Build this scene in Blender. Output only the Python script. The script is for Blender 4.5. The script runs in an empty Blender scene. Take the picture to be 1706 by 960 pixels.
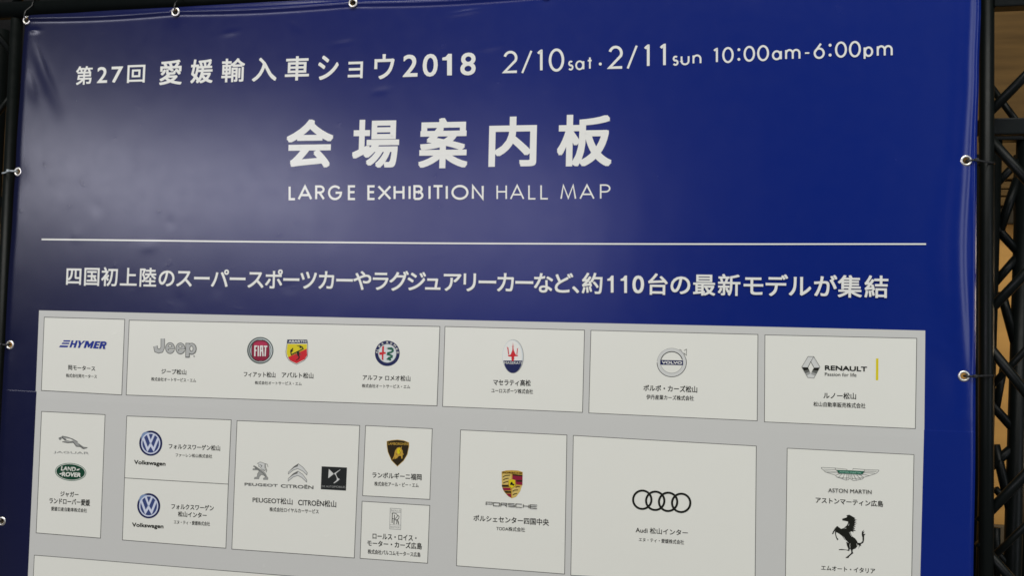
import bpy, bmesh, math
from mathutils import Matrix, Vector, geometry
R = math.radians
scene = bpy.context.scene
COL = scene.collection

# ------------------------------------------------------------ camera
cam_d = bpy.data.cameras.new("camera")
cam = bpy.data.objects.new("camera", cam_d)
COL.objects.link(cam)
scene.camera = cam
cam_d.sensor_width = 36.0
cam_d.lens = 36.0 * 1340 / 1706
cam_d.clip_start = 0.02
cam_d.clip_end = 60
rx, ry, rz = R(2.26039497), R(9.82708372), R(1.34412396)
# looking along +Y at the banner, turned a little to the left, up and rolled
rot = Matrix.Rotation(ry, 3, 'Y') @ Matrix.Rotation(rx, 3, 'X') @ Matrix.Rotation(rz, 3, 'Z')
to_world = Matrix(((1, 0, 0), (0, 0, -1), (0, 1, 0)))
cam.matrix_world = Matrix.Translation((0, -1.5, 1.6)) @ (to_world @ rot).to_4x4()

# ------------------------------------------------------------ world and lamps
w = bpy.data.worlds.new("World")
scene.world = w
w.use_nodes = True
bg = w.node_tree.nodes['Background']
bg.inputs['Color'].default_value = (0.80, 0.86, 1.0, 1)
bg.inputs['Strength'].default_value = 0.035
scene.view_settings.view_transform = 'Standard'
scene.view_settings.look = 'None'
scene.view_settings.exposure = 0.0
scene.view_settings.gamma = 1.0
scene.cycles.filter_width = 1.6                         # a phone lens, not razor sharp


def area(name, loc, target, sx, sy, power, color):
    d = bpy.data.lights.new(name, 'AREA')
    d.shape = 'RECTANGLE'
    d.size, d.size_y, d.energy, d.color = sx, sy, power, color
    o = bpy.data.objects.new(name, d)
    COL.objects.link(o)
    o.location = loc
    o.rotation_euler = (Vector(target) - Vector(loc)).to_track_quat('-Z', 'Y').to_euler()
    return o


area("ceiling_light", (-0.2, -5.0, 8.5), (-0.3, 0, 1.2), 8.0, 3.2, 615, (1.0, 0.985, 0.925))
area("hall_window_light", (-3.75, -4.3, 2.60), (-0.9, 0, 1.9), 2.7, 0.62, 68, (0.88, 0.87, 1.0))
area("hall_doorway_light", (-1.35, -4.3, 2.36), (-0.3, 0, 1.8), 2.1, 0.72, 23, (0.90, 0.84, 1.0))
area("side_light", (2.55, -2.25, 2.2), (0.5, 0, 1.6), 1.2, 2.6, 26, (0.86, 0.90, 1.0))
area("wall_fill_lamp", (2.2, 0.72, 1.72), (1.0, 1.1, 1.60), 0.4, 0.4, 5.5, (1.0, 0.80, 0.52))  # added unseen lamp, warms and brightens the lower board wall


# ------------------------------------------------------------ materials
def new_mat(name):
    m = bpy.data.materials.new(name)
    m.use_nodes = True
    return m, m.node_tree.nodes, m.node_tree.links, m.node_tree.nodes['Principled BSDF']


def vinyl_bump(n, l, p):
    """slack vinyl: faint long ripples, a few dents and creases, fine weave"""
    tc = n.new('ShaderNodeTexCoord')
    a = n.new('ShaderNodeTexNoise'); a.inputs['Scale'].default_value = 5.0; a.inputs['Detail'].default_value = 2
    mp = n.new('ShaderNodeMapping'); mp.inputs['Scale'].default_value = (1.4, 1, 0.9)
    l.new(tc.outputs['Object'], mp.inputs['Vector']); l.new(mp.outputs[0], a.inputs['Vector'])
    b = n.new('ShaderNodeTexNoise'); b.inputs['Scale'].default_value = 34.0; b.inputs['Detail'].default_value = 3
    l.new(tc.outputs['Object'], b.inputs['Vector'])
    cr = n.new('ShaderNodeMapRange'); cr.inputs['From Min'].default_value = 0.64; cr.inputs['From Max'].default_value = 0.74
    l.new(b.outputs['Fac'], cr.inputs['Value'])
    c = n.new('ShaderNodeTexNoise'); c.inputs['Scale'].default_value = 900.0
    l.new(tc.outputs['Object'], c.inputs['Vector'])
    s1 = n.new('ShaderNodeMath'); s1.operation = 'MULTIPLY_ADD'; s1.inputs[1].default_value = 0.055
    l.new(cr.outputs[0], s1.inputs[0]); l.new(a.outputs['Fac'], s1.inputs[2])
    s2 = n.new('ShaderNodeMath'); s2.operation = 'MULTIPLY_ADD'; s2.inputs[1].default_value = 0.02
    l.new(c.outputs['Fac'], s2.inputs[0]); l.new(s1.outputs[0], s2.inputs[2])
    bp = n.new('ShaderNodeBump'); bp.inputs['Strength'].default_value = 0.30; bp.inputs['Distance'].default_value = 0.004
    l.new(s2.outputs[0], bp.inputs['Height']); l.new(bp.outputs[0], p.inputs['Normal'])
    r = n.new('ShaderNodeMapRange'); r.inputs['To Min'].default_value = 0.23; r.inputs['To Max'].default_value = 0.29
    l.new(b.outputs['Fac'], r.inputs['Value']); l.new(r.outputs[0], p.inputs['Roughness'])
    return tc


def srgb(h):
    v = [int(h[i:i + 2], 16) / 255 for i in (0, 2, 4)]
    return tuple(c / 12.92 if c <= 0.04045 else ((c + 0.055) / 1.055) ** 2.4 for c in v) + (1,)


INKS = {'white': 'e4e5dc', 'paper': 'e3e4d8', 'grey': 'c9cac3', 'line': '2a2c26', 'ink': '1c1e18', 'royal': '22358c',
        'dgrey': '62645e', 'mgrey': '9c9e98', 'silver': 'cfd1ca', 'chrome': 'd2d9d6', 'dkchrome': '4c5a54',
        'maroon': '8a1f38', 'crimson': 'b02c4c', 'navy': '1c2450', 'yellow': 'd8c81c', 'red': 'c8262c', 'green': '1f5f48',
        'dkgreen': '16432f', 'mint': '9cc8b4', 'steel': '7d93b4', 'chromeblue': 'cfd6e4', 'blueink': '3a4878',
        'charcoal': '262928', 'chromegrey': 'b4b6b0', 'gold': 'c09a3c', 'palegold': 'd2b868', 'inkbrown': '2c2414'}
MATS = {}
for k, h in INKS.items():
    m, n, l, p = new_mat("ink_" + k)
    p.inputs['Base Color'].default_value = srgb(h)
    p.inputs['Specular IOR Level'].default_value = 0.42
    vinyl_bump(n, l, p)
    MATS[k] = m


def banner_material():
    m, n, l, p = new_mat("printed_blue_vinyl")
    tc = vinyl_bump(n, l, p)
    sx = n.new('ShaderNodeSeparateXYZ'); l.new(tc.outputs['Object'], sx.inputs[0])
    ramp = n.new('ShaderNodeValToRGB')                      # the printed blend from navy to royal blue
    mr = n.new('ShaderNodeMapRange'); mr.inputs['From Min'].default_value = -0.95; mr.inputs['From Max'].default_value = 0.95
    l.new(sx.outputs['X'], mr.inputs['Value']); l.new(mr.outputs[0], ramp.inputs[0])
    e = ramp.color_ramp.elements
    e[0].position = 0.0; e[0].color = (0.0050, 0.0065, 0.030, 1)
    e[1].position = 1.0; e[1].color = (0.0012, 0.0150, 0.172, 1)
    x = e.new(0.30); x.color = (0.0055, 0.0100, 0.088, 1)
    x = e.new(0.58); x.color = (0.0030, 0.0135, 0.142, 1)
    l.new(ramp.outputs[0], p.inputs['Base Color'])
    p.inputs['Specular IOR Level'].default_value = 0.42
    return m


def black_steel():
    m, n, l, p = new_mat("black_painted_steel")
    p.inputs['Base Color'].default_value = (0.004, 0.0055, 0.005, 1)
    p.inputs['Specular IOR Level'].default_value = 0.13
    tc = n.new('ShaderNodeTexCoord')
    a = n.new('ShaderNodeTexNoise'); a.inputs['Scale'].default_value = 60
    l.new(tc.outputs['Object'], a.inputs['Vector'])
    r = n.new('ShaderNodeMapRange'); r.inputs['To Min'].default_value = 0.30; r.inputs['To Max'].default_value = 0.46
    l.new(a.outputs['Fac'], r.inputs['Value']); l.new(r.outputs[0], p.inputs['Roughness'])
    b = n.new('ShaderNodeBump'); b.inputs['Strength'].default_value = 0.08; b.inputs['Distance'].default_value = 0.001
    l.new(a.outputs['Fac'], b.inputs['Height']); l.new(b.outputs[0], p.inputs['Normal'])
    return m


def plain(name, col, rough, metal=0.0, var=0.15, scale=8.0, stretch=(1, 1, 1)):
    m, n, l, p = new_mat(name)
    tc = n.new('ShaderNodeTexCoord'); mp = n.new('ShaderNodeMapping'); mp.inputs['Scale'].default_value = stretch
    a = n.new('ShaderNodeTexNoise'); a.inputs['Scale'].default_value = scale; a.inputs['Detail'].default_value = 5
    l.new(tc.outputs['Object'], mp.inputs[0]); l.new(mp.outputs[0], a.inputs['Vector'])
    rp = n.new('ShaderNodeValToRGB'); e = rp.color_ramp.elements
    e[0].position = 0.3; e[0].color = tuple(c * (1 - var) for c in col) + (1,)
    e[1].position = 0.7; e[1].color = tuple(min(1, c * (1 + var)) for c in col) + (1,)
    l.new(a.outputs['Fac'], rp.inputs[0]); l.new(rp.outputs[0], p.inputs['Base Color'])
    p.inputs['Roughness'].default_value = rough
    p.inputs['Specular IOR Level'].default_value = 0.5 if metal or rough < 0.5 else 0.12
    p.inputs['Metallic'].default_value = metal
    return m


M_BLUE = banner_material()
M_STEEL = black_steel()
M_EYE = plain("nickel_eyelet", (0.86, 0.84, 0.76), 0.36, 1.0, 0.05, 120)
M_TIE_BLACK = plain("black_nylon", (0.012, 0.012, 0.012), 0.4, 0, 0.1, 30)
M_TIE_GREY = plain("grey_nylon", (0.34, 0.38, 0.39), 0.35, 0, 0.1, 30)
M_WALL = plain("tan_board", (0.50, 0.27, 0.075), 0.6, 0, 0.12, 3, (1, 1, 6))
M_BROWN = plain("shaded_brown_plywood", (0.105, 0.060, 0.018), 0.65, 0, 0.22, 5, (1, 1, 9))  # brown board, its colour darkened to carry the upper wall's shade
M_SKIRT = plain("grey_brown_skirting", (0.10, 0.075, 0.045), 0.7, 0, 0.2, 12)
M_FLOOR = plain("grey_concrete", (0.16, 0.155, 0.15), 0.75, 0, 0.25, 3)
M_DARK = plain("gap_shade", (0.035, 0.028, 0.018), 0.8, 0, 0.2, 10)  # dark colour standing in for shade inside the wall's gap


# ------------------------------------------------------------ helpers
def link_mesh(name, bm, mats, parent=None, smooth=False):
    me = bpy.data.meshes.new(name)
    bm.to_mesh(me); bm.free()
    for m in (mats if isinstance(mats, (list, tuple)) else [mats]):
        me.materials.append(m)
    if smooth:
        me.polygons.foreach_set('use_smooth', [True] * len(me.polygons))
    o = bpy.data.objects.new(name, me)
    COL.objects.link(o)
    if parent:
        o.parent = parent
    return o


def tag(o, label=None, cat=None, group=None, kind=None):
    for k, v in (('label', label), ('category', cat), ('group', group), ('kind', kind)):
        if v:
            o[k] = v
    return o


def empty(name, loc, label, cat, group=None):
    o = bpy.data.objects.new(name, None)
    o.location = loc
    o.empty_display_size = 0.1
    COL.objects.link(o)
    return tag(o, label, cat, group)


def add_tube(bm, a, b, r, seg=14):
    a, b = Vector(a), Vector(b)
    q = (b - a).to_track_quat('Z', 'Y')
    rings = []
    for c in (a, b):
        rings.append([bm.verts.new(c + q @ Vector((r * math.cos(2 * math.pi * i / seg), r * math.sin(2 * math.pi * i / seg), 0))) for i in range(seg)])
    for i in range(seg):
        j = (i + 1) % seg
        bm.faces.new((rings[0][i], rings[0][j], rings[1][j], rings[1][i]))
    bm.faces.new(rings[0][::-1]); bm.faces.new(rings[1])


def add_path(bm, pts, rw, rt, seg=10):
    """closed strap: elliptical section (rw along Z, rt across) swept round a loop lying in X-Y"""
    n = len(pts); rings = []
    for i, p in enumerate(pts):
        p = Vector(p); t = (Vector(pts[(i + 1) % n]) - Vector(pts[i - 1])).normalized()
        up = Vector((0, 0, 1)) if abs(t.z) < 0.8 else Vector((1, 0, 0))
        side = t.cross(up).normalized(); up = side.cross(t)
        rings.append([bm.verts.new(p + up * (rw * math.cos(2 * math.pi * k / seg)) + side * (rt * math.sin(2 * math.pi * k / seg))) for k in range(seg)])
    for i in range(n):
        A, B = rings[i], rings[(i + 1) % n]
        for k in range(seg):
            j = (k + 1) % seg
            bm.faces.new((A[k], A[j], B[j], B[k]))


def add_box(bm, c, s, bev=0.0):
    r = bmesh.ops.create_cube(bm, size=1.0, matrix=Matrix.Translation(c) @ Matrix.Diagonal((*s, 1)))
    if bev:
        es = list({e for v in r['verts'] for e in v.link_edges})
        bmesh.ops.bevel(bm, geom=es, offset=bev, segments=2, affect='EDGES', profile=0.6)


# ------------------------------------------------------------ setting
bm = bmesh.new(); add_box(bm, (0, 0, -0.05), (14, 14, 0.1))
tag(link_mesh("floor", bm, M_FLOOR), kind='structure')

WY = 1.06
wall = empty("board_wall", (0, WY, 0), "tan board wall standing behind the truss, lit warm in its lower half", "wall")
bm = bmesh.new(); add_box(bm, (0, 0.03, 1.45), (6.4, 0.04, 2.9)); link_mesh("board_panel", bm, M_WALL, wall)
bm = bmesh.new(); add_box(bm, (0, -0.004, 0.52), (6.4, 0.02, 1.04), 0.004); link_mesh("skirting", bm, M_SKIRT, wall)
bm = bmesh.new(); add_box(bm, (0, -0.02, 1.936), (6.4, 0.03, 0.048), 0.004); link_mesh("gap_shade_strip", bm, M_DARK, wall)  # dark strip drawn in place of the shaded gap under the boards
for zz, hh in ((1.975, 0.024), (2.0, 0.018), (2.022, 0.020)):
    bm = bmesh.new(); add_box(bm, (0, -0.03, zz), (6.4, 0.035, hh), 0.003); link_mesh("board", bm, M_BROWN, wall)
bm = bmesh.new(); add_box(bm, (0, -0.025, 2.47), (6.4, 0.035, 0.86), 0.004); link_mesh("plywood_sheet", bm, M_BROWN, wall)

bm = bmesh.new()
N = 120
rows = [[bm.verts.new((-3.3 + 1.9 * i / N, 0.02 * math.sin(i * 0.75) + 0.008 * math.sin(i * 1.9 + z), z)) for i in range(N + 1)] for z in (0.0, 0.62)]
for i in range(N):
    bm.faces.new((rows[0][i], rows[0][i + 1], rows[1][i + 1], rows[1][i]))
added_drape = link_mesh("added_drape", bm, plain("added_black_cloth", (0.012, 0.012, 0.012), 0.9, 0, 0.2, 20), None, True)
added_drape.location = (0, 0.94, 2.34)  # cloth put in only to darken the view behind the left truss
md = added_drape.modifiers.new("thickness", 'SOLIDIFY'); md.thickness = 0.003
tag(added_drape, "black folded cloth added to darken the board wall behind the left truss", "added_drape")

# ------------------------------------------------------------ measured braces (x0, z0, x1, z1 in metres, radius in mm) and banner print, in millimetres on the sheet
# op kinds: P polygon, Q quad, S stroke (colour, width, closed, points), T text (colour, text, four corners, weight, slant),
# C single character (colour, character, centre, size, weight)
FRONT_BRACES = [[0.5851, 1.9864, 0.7225, 2.1363, 7.5], [0.5842, 1.9457, 0.7211, 1.7745, 7.5], [0.5803, 1.6278, 0.7212, 1.7902, 7.5], [0.5774, 1.5846, 0.7197, 1.3952, 7.5], [0.5703, 1.2652, 0.7199, 1.4403, 7.5], [0.5698, 1.2311, 0.7185, 1.06, 7.5]]
MIDDLE_BRACES = [[0.6008, 2.052, 0.7406, 1.8404, 6], [0.5928, 1.4862, 0.74, 1.6584, 6], [0.5929, 1.1795, 0.7388, 1.3415, 6]]
REAR_BRACES = [[0.6753, 1.8894, 0.7218, 1.9424, 6.5], [0.7196, 1.9061, 0.6842, 1.7924, 7.5], [0.6786, 1.8093, 0.7249, 1.7541, 7.5], [0.7194, 1.7493, 0.6753, 1.6934, 7], [0.6896, 1.6792, 0.7159, 1.5733, 7.5], [0.694, 1.5285, 0.6785, 1.4351, 6], [0.6653, 1.4607, 0.7244, 1.3921, 7.5], [0.6785, 1.3734, 0.7133, 1.2128, 7.5], [0.6643, 1.3241, 0.7157, 1.3752, 7.5], [0.6785, 1.2871, 0.7134, 1.248, 6], [0.6807, 1.2107, 0.6806, 1.1169, 6], [0.6752, 1.1692, 0.7186, 1.1198, 6]]
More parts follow.
